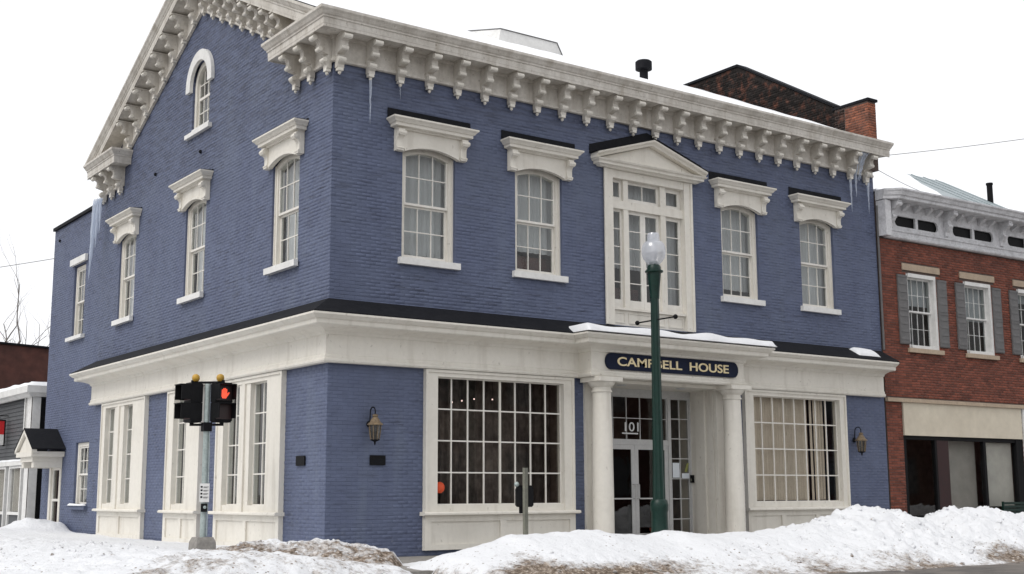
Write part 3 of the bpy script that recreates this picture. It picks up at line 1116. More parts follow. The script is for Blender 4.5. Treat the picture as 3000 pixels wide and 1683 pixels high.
def sash_window(rails=(5.58, 6.63, 7.74)):
    f = MB()
    f.box(-0.602, -0.50, 0.055, 0.20, 5.56, 7.66)
    f.box(0.50, 0.602, 0.055, 0.20, 5.56, 7.66)
    head = arch_pts(0.602, 7.66, 0.135)
    inner = arch_pts(0.50, 7.57, 0.105)
    f.prism(head + inner[::-1], 0.051, 0.197, 'y')
    f.box(-0.602, -0.56, 0.035, 0.054, 5.56, 7.66)
    f.box(0.56, 0.602, 0.035, 0.054, 5.56, 7.66)
    w = f.build('window', CREAM)
    s = MB()
    s.box(-0.685, 0.685, -0.125, -0.036, 5.43, 5.555)
    s.box(-0.60, 0.60, -0.036, 0.25, 5.43, 5.575)
    s.build('sill', WHITEP, w)
    z0, zm, z1 = rails
    for k, (a, b, y) in enumerate(((z0, zm, 0.135), (zm - 0.005, z1, 0.085))):
        sa = MB()
        st, mu = 0.042, 0.02
        sa.box(-0.5, -0.5 + st, y, y + 0.04, a, b)
        sa.box(0.5 - st, 0.5, y, y + 0.04, a, b)
        sa.box(-0.5 + st, 0.5 - st, y, y + 0.04, a, a + (0.075 if k == 0 else 0.045))
        sa.box(-0.5 + st, 0.5 - st, y, y + 0.04, b - 0.045, b)
        gx0, gx1 = -0.5 + st, 0.5 - st
        gz0, gz1 = a + (0.075 if k == 0 else 0.045), b - 0.045
        pw = (gx1 - gx0 - 2 * mu) / 3
        for q in (1, 2):
            xx = gx0 + q * pw + (q - 1) * mu
            sa.box(xx, xx + mu, y + 0.002, y + 0.032, gz0, gz1)
        zmid = (gz0 + gz1) / 2
        for q in range(3):
            xx = gx0 + q * (pw + mu)
            sa.box(xx, xx + pw, y + 0.004, y + 0.030, zmid - mu / 2, zmid + mu / 2)
        sa.build('sash', SASHW, w)
        for q in range(3):
            xx = gx0 + q * (pw + mu)
            for (c, d) in ((gz0, zmid - mu / 2), (zmid + mu / 2, gz1)):
                pane_obj(xx, xx + pw, y + 0.014, c, d, w)
    return w


def window_hood(ft=8.47):
    h = MB()
    board = [(-0.80, 8.03), (-0.80, 7.61), (-0.612, 7.61)] + arch_pts(0.603, 7.625, 0.115) + [(0.612, 7.61), (0.80, 7.61), (0.80, 8.03)]
    h.prism(board, -0.085, -0.002, 'y')
    arch_o, arch_i = arch_pts(0.625, 7.665, 0.125), arch_pts(0.604, 7.620, 0.117)
    h.prism(arch_o + arch_i[::-1], -0.105, -0.086, 'y')
    prof = [(0.0, 8.03), (0.13, 8.03), (0.14, 8.06), (0.22, 8.07), (0.22, 8.125), (0.245, 8.135), (0.27, 8.17), (0.31, 8.205), (0.31, 8.235), (0.0, 8.235)]
    secs = []
    for sx, yy in ((-1, 0), (-1, 1), (1, 1), (1, 0)):
        secs.append([(sx * (0.66 + p), -p * yy if yy else -0.001, z) for p, z in prof])
    h.loft(secs)
    ho = h.build('window_hood', CREAM)
    fl = MB()
    sec = []
    for x in (-0.95, 0.95):
        sec.append([(x, -0.305, 8.237), (x, -0.305, 8.243), (x, -0.02, 8.262), (x, -0.014, ft), (x, -0.002, ft), (x, -0.002, 8.237)])
    fl.loft(sec)
    fl.build('flashing', BLACKF, ho)
    for s in (-1, 1):
        c = MB()
        pr = [(0.086, 7.615), (0.125, 7.615), (0.125, 7.66), (0.105, 7.675), (0.105, 7.80), (0.115, 7.85), (0.15, 7.885), (0.205, 7.895), (0.215, 7.93), (0.215, 7.985), (0.18, 7.995), (0.18, 8.028), (0.086, 8.028)]
        x = s * 0.725
        c.loft([[(x - 0.07, -p, z) for p, z in pr], [(x + 0.07, -p, z) for p, z in pr]])
        c.tube([(x - 0.085, -0.185, 7.945), (x + 0.085, -0.185, 7.945)], 0.042, 10)
        c.tube([(x - 0.076, -0.115, 7.66), (x + 0.076, -0.115, 7.66)], 0.024, 8)
        c.build('corbel', CREAM, ho)
    return ho


win = sash_window()
hood = window_hood(8.445)
hood_side = window_hood(8.285)
first = True
ZR = -math.pi / 2
for i, c in enumerate(WIN_X):
    w = win if first else copy_tree(win)
    h = hood if first else copy_tree(hood)
    first = False
    w.parent = house; h.parent = house
    w.location = (c, 0.04, 0); h.location = (c, 0, 0)
lw = []
for c in WIN_Y:
    lw.append(copy_tree(win, house, (0.015, c, 0), ZR))
    if c == WIN_Y[0]:
        hood_side.parent = house
        hood_side.location = (0, c, 0)
        hood_side.rotation_euler = (0, 0, ZR)
    else:
        copy_tree(hood_side, house, (0, c, 0), ZR)
fw = [o for o in house.children if o.name.split('.')[0] == 'window' and o not in lw]
fw.sort(key=lambda o: o.location.x)
for i, w in enumerate(fw + lw):
    zb = {0: 5.62, 1: 6.02, 2: 5.8, 3: 5.62}.get(i, 5.6)
    gap = {0: (-0.5, 0.5)}.get(i, (-0.5, 0.5))
    if i == 1:
        curtain(w, -0.58, 0.85, 0.31, 6.05, 7.8, 8, 0.022, seed=i)
        b = MB().box(-0.5, 0.75, 0.42, 0.5, 5.5, 5.99)
        b.build('blind', TIMBER, w)
    elif i == 0:
        curtain(w, -0.58, 0.85, 0.32, 5.7, 7.8, 8, 0.022, seed=i)
    else:
        curtain(w, -0.85 if w in lw else -0.58, 0.05, 0.31, zb, 7.8, 6, 0.022, seed=i)
        curtain(w, 0.0, 0.58 if w in lw else 0.85, 0.345, zb, 7.8, 6, 0.022, seed=i + 20)

# ---- attic window: round arched head
aw = MB()
nseg = 14
arc = lambda r, z=ATS: [(r * math.cos(math.pi * i / nseg), z + r * math.sin(math.pi * i / nseg)) for i in range(nseg + 1)]
ring = [(0.52, 9.5)] + arc(0.52) + [(-0.52, 9.5)]
ringi = [(0.40, 9.5)] + arc(0.40) + [(-0.40, 9.5)]
aw.prism(ring + ringi[::-1], 0.06, 0.22, 'y')
awo = aw.build('attic_window', CREAM, house, loc=(0, ATY, 0), rz=ZR)
s = MB().box(-0.72, 0.72, -0.09, 0.0, 9.30, 9.40)
s.box(-0.52, 0.52, 0.0, 0.2, 9.30, 9.50)
s.build('sill', WHITEP, awo)
hd = MB()
o_, i_ = arc(0.77), arc(0.525)
hd.prism([(0.77, 10.42)] + o_ + [(-0.77, 10.42)] + [(-0.525, 10.42)] + i_[::-1] + [(0.525, 10.42)], -0.08, 0.0, 'y')
hd.build('arch_hood', WHITEP, awo)
sa = MB()
for (a, b) in ((9.5, 10.32),):
    sa.box(-0.40, -0.365, 0.12, 0.16, 9.5, 10.6)
    sa.box(0.365, 0.40, 0.12, 0.16, 9.5, 10.6)
sa.box(-0.365, 0.365, 0.12, 0.16, 9.5, 9.56)
sa.box(-0.365, 0.365, 0.11, 0.16, 10.18, 10.24)
for x in (-0.12, 0.12): sa.box(x - 0.011, x + 0.011, 0.125, 0.15, 9.56, 10.88)
for z in (9.87, 10.55): sa.box(-0.365, 0.365, 0.127, 0.148, z - 0.011, z + 0.011)
sa.build('sash', SASHW, awo)
for (a, b) in ((9.56, 9.86), (9.88, 10.18), (10.24, 10.54), (10.56, 10.92)):
    for x in (-0.365, -0.109, 0.131):
        pane_obj(x, x + 0.234, 0.136, a, b, awo)

# ---- french window with pediment over the portico
fwn = MB()
# side pilasters and head
fwn.box(6.52, 6.75, -0.03, 0.20, 4.66, 8.055)
fwn.box(8.84, 9.06, -0.03, 0.20, 4.66, 8.055)
fwn.box(6.495, 6.56, -0.055, -0.031, 4.66, 8.05)
fwn.box(9.02, 9.075, -0.055, -0.031, 4.66, 8.05)
fwn.box(6.751, 8.839, -0.015, 0.20, 7.88, 8.055)
fwn.box(6.751, 8.839, 0.03, 0.20, 7.22, 7.40)           # transom bar
for a, b in ((7.10, 7.235), (8.18, 8.325)):
    fwn.box(a, b, 0.04, 0.20, 5.05, 7.219)
    fwn.box(a, b, 0.04, 0.20, 7.401, 7.879)
fwn.box(6.751, 8.839, 0.0, 0.20, 5.0, 5.05)
fw3 = fwn.build('french_window', CREAM, house)
pn = MB()
pn.box(6.751, 8.839, 0.06, 0.16, 4.66, 5.0)
for a, b in ((6.80, 7.10), (7.2, 8.25), (8.36, 8.79)):
    pn.box(a, b, 0.045, 0.059, 4.72, 4.74); pn.box(a, b, 0.045, 0.059, 4.93, 4.95)
    pn.box(a, a + .02, 0.045, 0.059, 4.74, 4.93); pn.box(b - .02, b, 0.045, 0.059, 4.74, 4.93)
pn.build('base_panel', CREAM, fw3)


def leaf(parent, name, x0, x1, z0, z1, cols, rows, y=0.11, st=0.055, mu=0.02, gm=GLASS, bot=None, depth=0.04, fm=SASHW, skip=()):
    f = MB()
    f.box(x0, x0 + st, y, y + depth, z0, z1); f.box(x1 - st, x1, y, y + depth, z0, z1)
    bt = bot if bot is not None else st
    f.box(x0 + st, x1 - st, y, y + depth, z0, z0 + bt); f.box(x0 + st, x1 - st, y, y + depth, z1 - st, z1)
    gx0, gx1, gz0, gz1 = x0 + st, x1 - st, z0 + bt, z1 - st
    pw = (gx1 - gx0 - mu * (cols - 1)) / cols
    ph = (gz1 - gz0 - mu * (rows - 1)) / rows
    for c in range(1, cols):
        xx = gx0 + c * pw + (c - 1) * mu
        f.box(xx, xx + mu, y + 0.003, y + depth - 0.006, gz0, gz1)
    for r in range(1, rows):
        zz = gz0 + r * ph + (r - 1) * mu
        for c in range(cols):
            xx = gx0 + c * (pw + mu)
            f.box(xx, xx + pw, y + 0.005, y + depth - 0.008, zz, zz + mu)
    lf = f.build(name, fm, parent)
    for r in range(rows):
        for c in range(cols):
            if (r, c) in skip: continue
            xx = gx0 + c * (pw + mu); zz = gz0 + r * (ph + mu)
            pane_obj(xx, xx + pw, y + depth * 0.45, zz, zz + ph, parent, gm)
    return lf


leaf(fw3, 'sidelight', 6.752, 7.099, 5.051, 7.218, 1, 5, st=0.05, bot=0.19)
leaf(fw3, 'casement', 7.236, 7.705, 5.051, 7.218, 1, 5, st=0.07, bot=0.19)
leaf(fw3, 'casement', 7.71, 8.179, 5.051, 7.218, 1, 5, st=0.07, bot=0.19)
leaf(fw3, 'sidelight', 8.326, 8.838, 5.051, 7.218, 1, 5, st=0.075, bot=0.19)
leaf(fw3, 'transom_light', 6.752, 7.099, 7.402, 7.878, 1, 1, st=0.06, bot=0.09)
leaf(fw3, 'transom_light', 7.236, 8.179, 7.402, 7.878, 2, 1, st=0.06, bot=0.09)
leaf(fw3, 'transom_light', 8.326, 8.838, 7.402, 7.878, 1, 1, st=0.09, bot=0.09)
curtain(fw3, 6.7, 8.45, 0.40, 5.98, 7.9, 14, 0.022, seed=31)
curtain(fw3, 8.38, 9.25, 0.36, 5.1, 7.9, 7, 0.025, seed=32)
MB().box(7.0, 8.1, 0.75, 0.85, 5.0, 5.62).build('blind', TIMBER, fw3)
# pediment
pd = MB()
PXC, PHW = 7.775, 1.60
prof = [(0.0, 8.06), (0.10, 8.06), (0.12, 8.09), (0.20, 8.10), (0.20, 8.15), (0.245, 8.17), (0.26, 8.20), (0.0, 8.20)]
secs = []
for sx, yy in ((-1, 0), (-1, 1), (1, 1), (1, 0)):
    secs.append([(PXC + sx * (PHW - 0.26 + p), -p * yy if yy else -0.001, z) for p, z in prof])
pd.loft(secs)
pd.prism([(PXC - 1.575, 8.201), (PXC + 1.575, 8.201), (PXC, 8.70)], -0.06, -0.002, 'y')
ped = pd.build('pediment', CREAM, house)
slope = 0.50 / 1.60
rk = MB()
for s in (-1, 1):
    rp = [(0.0, 0.0), (0.18, 0.0), (0.20, 0.04), (0.26, 0.075), (0.27, 0.11), (0.0, 0.11)]
    A = [(PXC + s * (PHW + 0.005), -p, 8.205 + z) for p, z in rp]
    B = [(PXC + s * 0.0005, -p, 8.205 + 0.50 + z) for p, z in rp]
    rk.loft([A, B])
rk.build('raking_cornice', CREAM, ped)
fl = MB()
for s in (-1, 1):
    q = [(-0.275, 0.112), (-0.275, 0.122), (-0.02, 0.14), (-0.014, 0.315), (-0.002, 0.315), (-0.002, 0.112)]
    fl.loft([[(PXC + s * (PHW + 0.05), y, 8.205 + z) for y, z in q], [(PXC + s * 0.0005, y, 8.205 + 0.516 + z) for y, z in q]])
fl.build('flashing', BLACKF, ped)

# ---- shop entablature and its black lead roof, wrapping the corner
ENT = [(0.0, 3.47), (0.13, 3.47), (0.15, 3.50), (0.15, 3.535), (0.12, 3.55), (0.12, 3.60), (0.10, 3.62), (0.10, 3.97), (0.13, 3.985), (0.15, 4.03), (0.22, 4.06), (0.30, 4.085), (0.47, 4.10), (0.49, 4.12), (0.49, 4.19), (0.53, 4.205), (0.57, 4.24), (0.60, 4.265), (0.60, 4.30), (0.0, 4.30)]


def wrap(mb, prof, x_end, y_end, ex=0.0, ey=0.7):
    secs = [[(x_end + p * ex, -p, z) for p, z in prof], [(-p, -p, z) for p, z in prof], [(-p, y_end + p * ey, z) for p, z in prof]]
    mb.loft(secs)


e1 = MB()
wrap(e1, ENT, 15.42, 13.22)
ento = e1.build('entablature', CREAM, house)
fl = MB()
FP = [(0.002, 4.303), (0.585, 4.303), (0.585, 4.325), (0.03, 4.64), (0.002, 4.64)]
wrap(fl, FP, 15.46, 13.22, 0, 0.5)
fl.build('flashing', BLACKF, ento)

# ---- portico
PL, PR, PY = 5.68, 10.05, -0.52
port = MB()
pp = [(p - 0.10, z) for p, z in ENT[1:-1]]
pp = [(-0.30, 3.47)] + pp + [(-0.30, 4.305)]
port.loft([[(PL - p, 0.0 if p > -0.2 else 0.0, z + 0.002) for p, z in pp], [(PL - p, PY - p, z + 0.002) for p, z in pp], [(PR + p, PY - p, z + 0.002) for p, z in pp], [(PR + p, 0.0, z + 0.002) for p, z in pp]])
po = port.build('portico_entablature', CREAM, house)
top = MB().box(PL - 0.45, PR + 0.45, PY - 0.45, 0.0, 4.309, 4.325)
top.build('portico_roof', BLACKF, po)
cl = MB().box(PL + 0.2, PR - 0.2, PY + 0.29, 0.86, 3.40, 3.467)
cl.build('ceiling', CREAM, po)
for x in (7.0, 8.7):
    MB().lathe([(0.09, 3.386), (0.11, 3.399)], 16, (x, 0.1, 0)).build('downlight', GREYW, po)
col = MB()
col.lathe([(0.30, 0.0), (0.30, 0.10), (0.26, 0.13), (0.27, 0.19), (0.225, 0.23), (0.218, 0.3), (0.217, 1.2), (0.208, 2.2), (0.192, 3.13), (0.192, 3.16), (0.215, 3.17), (0.215, 3.20), (0.195, 3.21), (0.195, 3.265), (0.22, 3.275), (0.27, 3.34), (0.285, 3.375)], 28)
c1 = col.build('column', CREAM, house, smooth=True, loc=(6.04, -0.40, 0))
MB().box(-0.31, 0.31, -0.31, 0.31, 3.376, 3.468).build('abacus', CREAM, c1)
copy_tree(c1, house, (9.77, -0.40, 0))
# recess: side walls, flat pilasters on the wall behind the columns
rc = MB()
rc.box(6.10, 6.255, 0.0, 1.2, 0.0, 3.41)
rc.build('recess_wall', CREAM, house)
rc = MB()
rc.box(9.643, 9.80, 0.0, 1.2, 0.0, 3.41)
rc.build('recess_wall', CREAM, house)
pl = MB()
pl.box(5.88, 6.28, -0.06, 0.02, 0.0, 3.46)
pl.build('pilaster', CREAM, house)
pl = MB()
pl.box(9.62, 10.02, -0.06, 0.02, 0.0, 3.46)
pl.build('pilaster', CREAM, house)
pl = MB()
pl.box(9.60, 9.642, 0.32, 0.62, 0.0, 3.28)
pl.box(9.57, 9.642, 0.28, 0.66, 3.28, 3.40)
pl.build('pilaster', CREAM, house)
pl = MB()
pl.box(9.615, 9.642, 0.05, 0.22, 0.0, 3.40)
pl.build('pilaster', CREAM, house)
# entrance: aluminium double doors, transom lights and sidelights
dy = 0.80
en = MB()
en.box(6.95, 8.97, dy, dy + 0.09, 2.18, 2.28)
en.box(8.94, 9.03, dy - 0.01, dy + 0.10, 0.1, 3.40)
en.box(6.90, 6.95, dy - 0.01, dy + 0.10, 0.1, 3.40)
en.box(6.25, 9.65, dy, dy + 0.10, 3.24, 3.40)
en.box(6.25, 6.32, dy, dy + 0.1, 0.1, 3.24); en.box(9.60, 9.65, dy, dy + 0.1, 0.1, 3.24)
eo = en.build('entrance', ALUM, house)
leaf(eo, 'transom_light', 6.951, 8.939, 2.281, 3.239, 5, 2, y=dy + 0.02, st=0.02, mu=0.016, gm=SHOPGLASS, fm=ALUM)
leaf(eo, 'sidelight', 9.031, 9.599, 0.1, 3.239, 2, 7, y=dy + 0.02, st=0.025, mu=0.022, gm=SHOPGLASS, fm=ALUM)
leaf(eo, 'sidelight', 6.321, 6.899, 0.1, 3.239, 2, 7, y=dy + 0.02, st=0.025, mu=0.022, gm=SHOPGLASS, fm=ALUM)
DARKG = glass_mat('dark_door_glass', (0.30, 0.31, 0.31), 0.02, 1.4, 0.1)
for x0, x1, hs_ in ((6.953, 7.952, 1), (7.958, 8.937, -1)):
    d = leaf(eo, 'door', x0, x1, 0.05, 2.178, 1, 1, y=dy + 0.01, st=0.10, gm=DARKG, bot=0.22, fm=ALUM)
    hx = x1 - 0.05 if hs_ == 1 else x0 + 0.05
    MB().tube([(hx, dy + 0.01, 1.02), (hx, dy - 0.06, 1.02), (hx, dy - 0.06, 1.32), (hx, dy + 0.01, 1.32)], 0.013, 8).build('handle', ALUM, eo)
    MB().box(x0 + 0.101, x1 - 0.101, dy - 0.02, dy + 0.0, 1.0, 1.03).build('push_bar', ALUM, eo)
text_mesh('house_number', '101', 0.40, 0.20, PALELET, eo, (7.88, dy + 0.012, 2.57), 0.003, 0.006)
MB().box(7.60, 8.06, dy + 0.006, dy + 0.010, 2.41, 2.44).build('number_underline', PALELET, eo)
# papers taped to the sidelight
tag(MB().box(9.065, 9.27, dy + 0.004, dy + 0.008, 1.47, 1.80).build('notice', PAPER), 'tall pale blue paper notice taped to the sidelight by the door', 'notice')
tag(MB().box(9.34, 9.56, dy + 0.004, dy + 0.008, 1.46, 1.57).build('notice', PAPER), 'small white paper notice taped low on the right sidelight pane', 'notice')
mb = MB().add([(9.42, dy + .002, 1.60), (9.50, dy + .002, 1.60), (9.56, dy + .002, 1.80), (9.50, dy + .002, 1.80), (9.42, dy + .006, 1.60), (9.50, dy + .006, 1.60), (9.56, dy + .006, 1.80), (9.50, dy + .006, 1.80)], [(0, 1, 2, 3), (4, 7, 6, 5), (0, 4, 5, 1), (1, 5, 6, 2), (2, 6, 7, 3), (3, 7, 4, 0)])
tag(mb.build('notice', LIME), 'slanted yellow-green strip stuck above the small white notice', 'notice')
b = MB().box(9.575, 9.642, 0.72, 0.79, 1.36, 1.53)
ib = b.build('intercom', BLACKP)
tag(ib, 'small black intercom box on the portico side wall', 'intercom')
MB().box(9.568, 9.574, 0.735, 0.775, 1.39, 1.45).build('grille', GREYPOST, ib)
p = MB().lathe([(0.12, 0.02), (0.17, 0.32), (0.19, 0.32), (0.19, 0.38), (0.15, 0.38), (0.13, 0.30)], 16, (8.42, 0.62, 0))
tag(p.build('flower_pot', TERRA, smooth=True), 'red clay pot standing at the foot of the glass door', 'pot')

# name board over the portico
SGX, SGZ, SGY = 7.93, 3.805, PY - 0.003
sg = MB()
hw, hh = 1.90, 0.168
outl = []
for sx in (1, -1):
    a0 = -90 if sx == 1 else 90
    for i in range(11):
        a = R(a0 + 18 * i)
        outl.append((SGX + sx * (hw - hh * 0.85) + hh * 0.85 * math.cos(a), SGZ + hh * math.sin(a)))
sg.prism(outl, SGY - 0.045, SGY, 'y')
sgo = sg.build('name_board', NAVY)
tag(sgo, 'navy blue name board with gold letters CAMPBELL HOUSE over the portico', 'sign')
text_mesh('lettering', 'CAMPBELL', 1.80, 0.185, GOLD, sgo, (7.23, SGY - 0.045, SGZ + 0.005), 0.006, 0.016)
text_mesh('lettering', 'HOUSE', 1.17, 0.185, GOLD, sgo, (8.94, SGY - 0.045, SGZ + 0.005), 0.006, 0.016)
ri = MB()
inn = [((x - SGX) * 0.985 + SGX, (z - SGZ) * 0.86 + SGZ) for x, z in outl]
inn2 = [((x - SGX) * 0.980 + SGX, (z - SGZ) * 0.80 + SGZ) for x, z in outl]
n = len(inn)
ri.add([(x, SGY - 0.047, z) for x, z in inn] + [(x, SGY - 0.047, z) for x, z in inn2], [(i, (i + 1) % n, n + (i + 1) % n, n + i) for i in range(n)])
ri.build('border_line', NAVY, sgo)


# ---- shop windows: casing, glazing bars, panelled stall riser
def shop_window(u0, u1, lights, rows, parent, loc=(0, 0, 0), rz=0, centre=None, gm=SHOPGLASS, panels=2):
    """u0..u1 outer casing, lights = [(a, b, cols)] glass ranges"""
    f = MB()
    zs_, zt = 0.78, 3.465
    f.box(u0, lights[0][0] - 0.02, -0.07, 0.16, zs_ + 0.02, zt)
    f.box(lights[-1][1] + 0.02, u1, -0.07, 0.16, zs_ + 0.02, zt)
    for k in range(len(lights) - 1):
        f.box(lights[k][1] + 0.02, lights[k + 1][0] - 0.02, -0.048, 0.158, 0.926, 3.33)
        mid = (lights[k][1] + lights[k + 1][0]) / 2
        f.box(mid - 0.06, mid + 0.06, -0.085, -0.051, zs_ + 0.022, 3.33)
    f.box(lights[0][0] - 0.02, lights[-1][1] + 0.02, -0.07, 0.16, 3.331, zt)
    f.box(lights[0][0] - 0.02, lights[-1][1] + 0.02, -0.05, 0.16, zs_ + 0.02, 0.925)
    for a, b in ((u0, u0 + 0.05), (u1 - 0.05, u1)):
        f.box(a, b, -0.10, -0.071, zs_ + 0.02, zt - 0.003)
    f.box(u0 + 0.05, u1 - 0.05, -0.10, -0.071, zt - 0.055, zt - 0.003)
    w = f.build('shop_window', CREAM, parent, loc=loc, rz=rz)
    MB().prism([(-0.20, 0.745), (-0.20, 0.775), (-0.17, 0.80), (0.10, 0.80), (0.10, 0.73), (-0.13, 0.73)], u0 - 0.06, u1 + 0.06, 'x').build('sill', CREAM, w)
    r = MB()
    r.box(u0, u1, -0.055, 0.12, 0.10, 0.728)
    r.box(u0, u1, -0.09, -0.056, 0.10, 0.20); r.box(u0, u1, -0.09, -0.056, 0.62, 0.728)
    edges = [u0 + (u1 - u0) * k / panels for k in range(panels + 1)]
    for k, e in enumerate(edges):
        a = e if k == 0 else e - (0.14 if k == panels else 0.07)
        r.box(a, a + 0.14, -0.09, -0.056, 0.2, 0.62)
    r.build('stall_riser', CREAM, w)
    for (a, b, cols) in lights:
        leaf(w, 'glazing_bars', a - 0.02, b + 0.02, 0.925, 3.331, cols, rows, y=0.05, st=0.02, mu=0.026, gm=gm)
    return w


sl = shop_window(2.02, 5.57, [(2.32, 5.30, 8)], 4, house)
MB().box(3.79, 3.83, 0.035, 0.049, 0.95, 3.31).build('mullion', CREAM, sl)
sr = shop_window(10.50, 13.97, [(10.82, 13.74, 8)], 4, house, panels=3)
u = 10.86
while u < 13.62:
    k = u - 10.86
    gap = 2.02 < k < 2.10 or 2.20 < k < 2.27 or k > 2.62
    if not gap:
        an = R(5 if k < 2.0 else 8)
        hw_ = 0.048
        dx, dyy = hw_ * math.cos(an), hw_ * math.sin(an)
        MB().add([(u - dx, 0.20 - dyy, 0.96), (u + dx, 0.20 + dyy, 0.96), (u + dx, 0.20 + dyy, 3.38), (u - dx, 0.20 - dyy, 3.38), (u - dx, 0.203 - dyy, 0.96), (u + dx, 0.203 + dyy, 0.96), (u + dx, 0.203 + dyy, 3.38), (u - dx, 0.203 - dyy, 3.38)],
                 [(0, 1, 2, 3), (4, 7, 6, 5), (0, 4, 5, 1), (2, 6, 7, 3), (0, 3, 7, 4), (1, 5, 6, 2)]).build('blind_slat', BLIND, sr)
    u += 0.089 if not gap else 0.045
# left-hand street front: three, u measured towards -y from each centre
for (a, b, lights, pn_) in ((9.17, 12.40, [(10.11, 10.75), (11.48, 12.12)], 2), (5.72, 7.71, [(6.58, 7.32)], 2), (1.70, 4.82, [(2.42, 3.20), (3.77, 4.47)], 2)):
    c = (a + b) / 2
    L = sorted([(c - q, c - p_, 2) for p_, q in lights])
    w = shop_window(-(b - a) / 2, (b - a) / 2, L, 4, house, (0, c, 0), ZR, gm=GLASS, panels=pn_)
    for (p_, q, _) in L:
        curtain(w, p_ - 0.03, q + 0.03, 0.30, 1.0, 3.3, 5, 0.03, seed=int(c * 10))
REFLBROWN = mat('painted_reflection_brown', (0.060, 0.052, 0.049), 0.9, 0.3, 1.6, (0.21, 0.185, 0.17), 0.1, 20, stretch=(1.6, 1.6, 0.8), contrast=(0.42, 0.80))  # brown streaks painted to stand in for reflections in the big shop glass
curtain(sl, 2.2, 5.74, 0.95, 0.4, 3.54, 17, 0.03, m=REFLBROWN, seed=91)  # added sheet carrying the painted reflections
# things behind the shop glass
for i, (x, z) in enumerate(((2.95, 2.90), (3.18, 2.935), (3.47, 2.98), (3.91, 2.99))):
    t_ = MB().ball((x, 0.45, z), 0.017, 8, 6).build('glow_ball', PINKGLOW)  # small emissive pink-white ball behind the glass
    tag(t_, ['glowing ball lowest and leftmost in the dark shop window', 'glowing ball second from left in the dark shop window', 'glowing ball third from left in the dark shop window', 'glowing ball rightmost and highest in the dark shop window'][i], 'glowing ball', 'glowing balls inside the dark shop window')
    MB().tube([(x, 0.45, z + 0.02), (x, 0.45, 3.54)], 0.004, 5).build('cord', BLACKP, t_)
g_ = MB().ball((2.64, 0.40, 1.25), 0.10, 12, 8, 1.1).build('lamp', ORNG, smooth=True)  # glowing ball added in place of a reflection of the red signal hand
tag(g_, 'orange reflection made as a small glowing globe in the bottom left pane of the shop window', 'lamp')
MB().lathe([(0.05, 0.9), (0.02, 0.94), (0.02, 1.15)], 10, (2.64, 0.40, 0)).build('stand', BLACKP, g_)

# ---- main cornice, frieze, returns, raking cornice
CORN = [(0.0, 9.625), (0.41, 9.625), (0.43, 9.60), (0.45, 9.60), (0.45, 9.655), (0.455, 9.66), (0.455, 9.77), (0.475, 9.78), (0.475, 9.81), (0.50, 9.83), (0.53, 9.88), (0.56, 9.915), (0.56, 9.965), (0.0, 9.965)]
FRZ = [(0.0, 9.12), (0.035, 9.12), (0.06, 9.135), (0.06, 9.165), (0.045, 9.19), (0.030, 9.195), (0.030, 9.56), (0.06, 9.57), (0.08, 9.623), (0.0, 9.623)]
co = MB()
co.loft([[(15.50 + max(0, p - 0.1) * 0.5, -p, z) for p, z in CORN], [(-p, -p, z) for p, z in CORN], [(-p, 1.50 + p, z) for p, z in CORN], [(-0.002, 1.50 + p, z) for p, z in CORN]])
coo = co.build('cornice', CREAMD, house)
co = MB()
co.loft([[(-0.002, 11.70 - p, z) for p, z in CORN], [(-p, 11.70 - p, z) for p, z in CORN], [(-p, WY + p * 0.55, z) for p, z in CORN], [(0.6, WY + p * 0.55, z) for p, z in CORN]])
co.build('cornice', CREAMD, house)
fr = MB()
fr.loft([[(15.50, -p, z) for p, z in FRZ], [(-p, -p, z) for p, z in FRZ], [(-p, 1.50, z) for p, z in FRZ]])
fr.build('frieze', CREAMD, house)
fr = MB()
fr.loft([[(-p, 11.70, z) for p, z in FRZ], [(-p, WY + p, z) for p, z in FRZ], [(0.5, WY + p, z) for p, z in FRZ]])
fr.build('frieze', CREAMD, house)
ztop = lambda y: 9.975 + 0.483 * (min(y, WY - y) + 0.28)
rk = MB()
rp = [(p * 0.975, (z - 9.965) * 1.10) for p, z in CORN]
for ys_ in ((-0.22, 6.5995), (WY + 0.28, 6.6005)):
    rk.loft([[(-p, yy, ztop(yy) + z) for p, z in rp] for yy in ys_])
rk.build('raking_cornice', CREAMD, house)
rf = MB()
zfb = lambda y: 9.075 + 0.480 * min(y, WY - y)
for ya, yb in ((1.3, 6.5995), (WY - 1.3, 6.6005)):
    for p0, p1, lo, hi in ((0.0, 0.03, 0.0, None), (0.031, 0.06, 0.02, 0.075)):
        sec = []
        for yy in (ya, yb):
            b_ = zfb(yy) + lo
            t_ = ztop(yy) - 0.38 if hi is None else zfb(yy) + hi
            sec.append([(-p0, yy, b_), (-p1, yy, b_), (-p1, yy, t_), (-p0, yy, t_)])
        rf.loft(sec)
rf.build('raking_frieze', CREAMD, house)

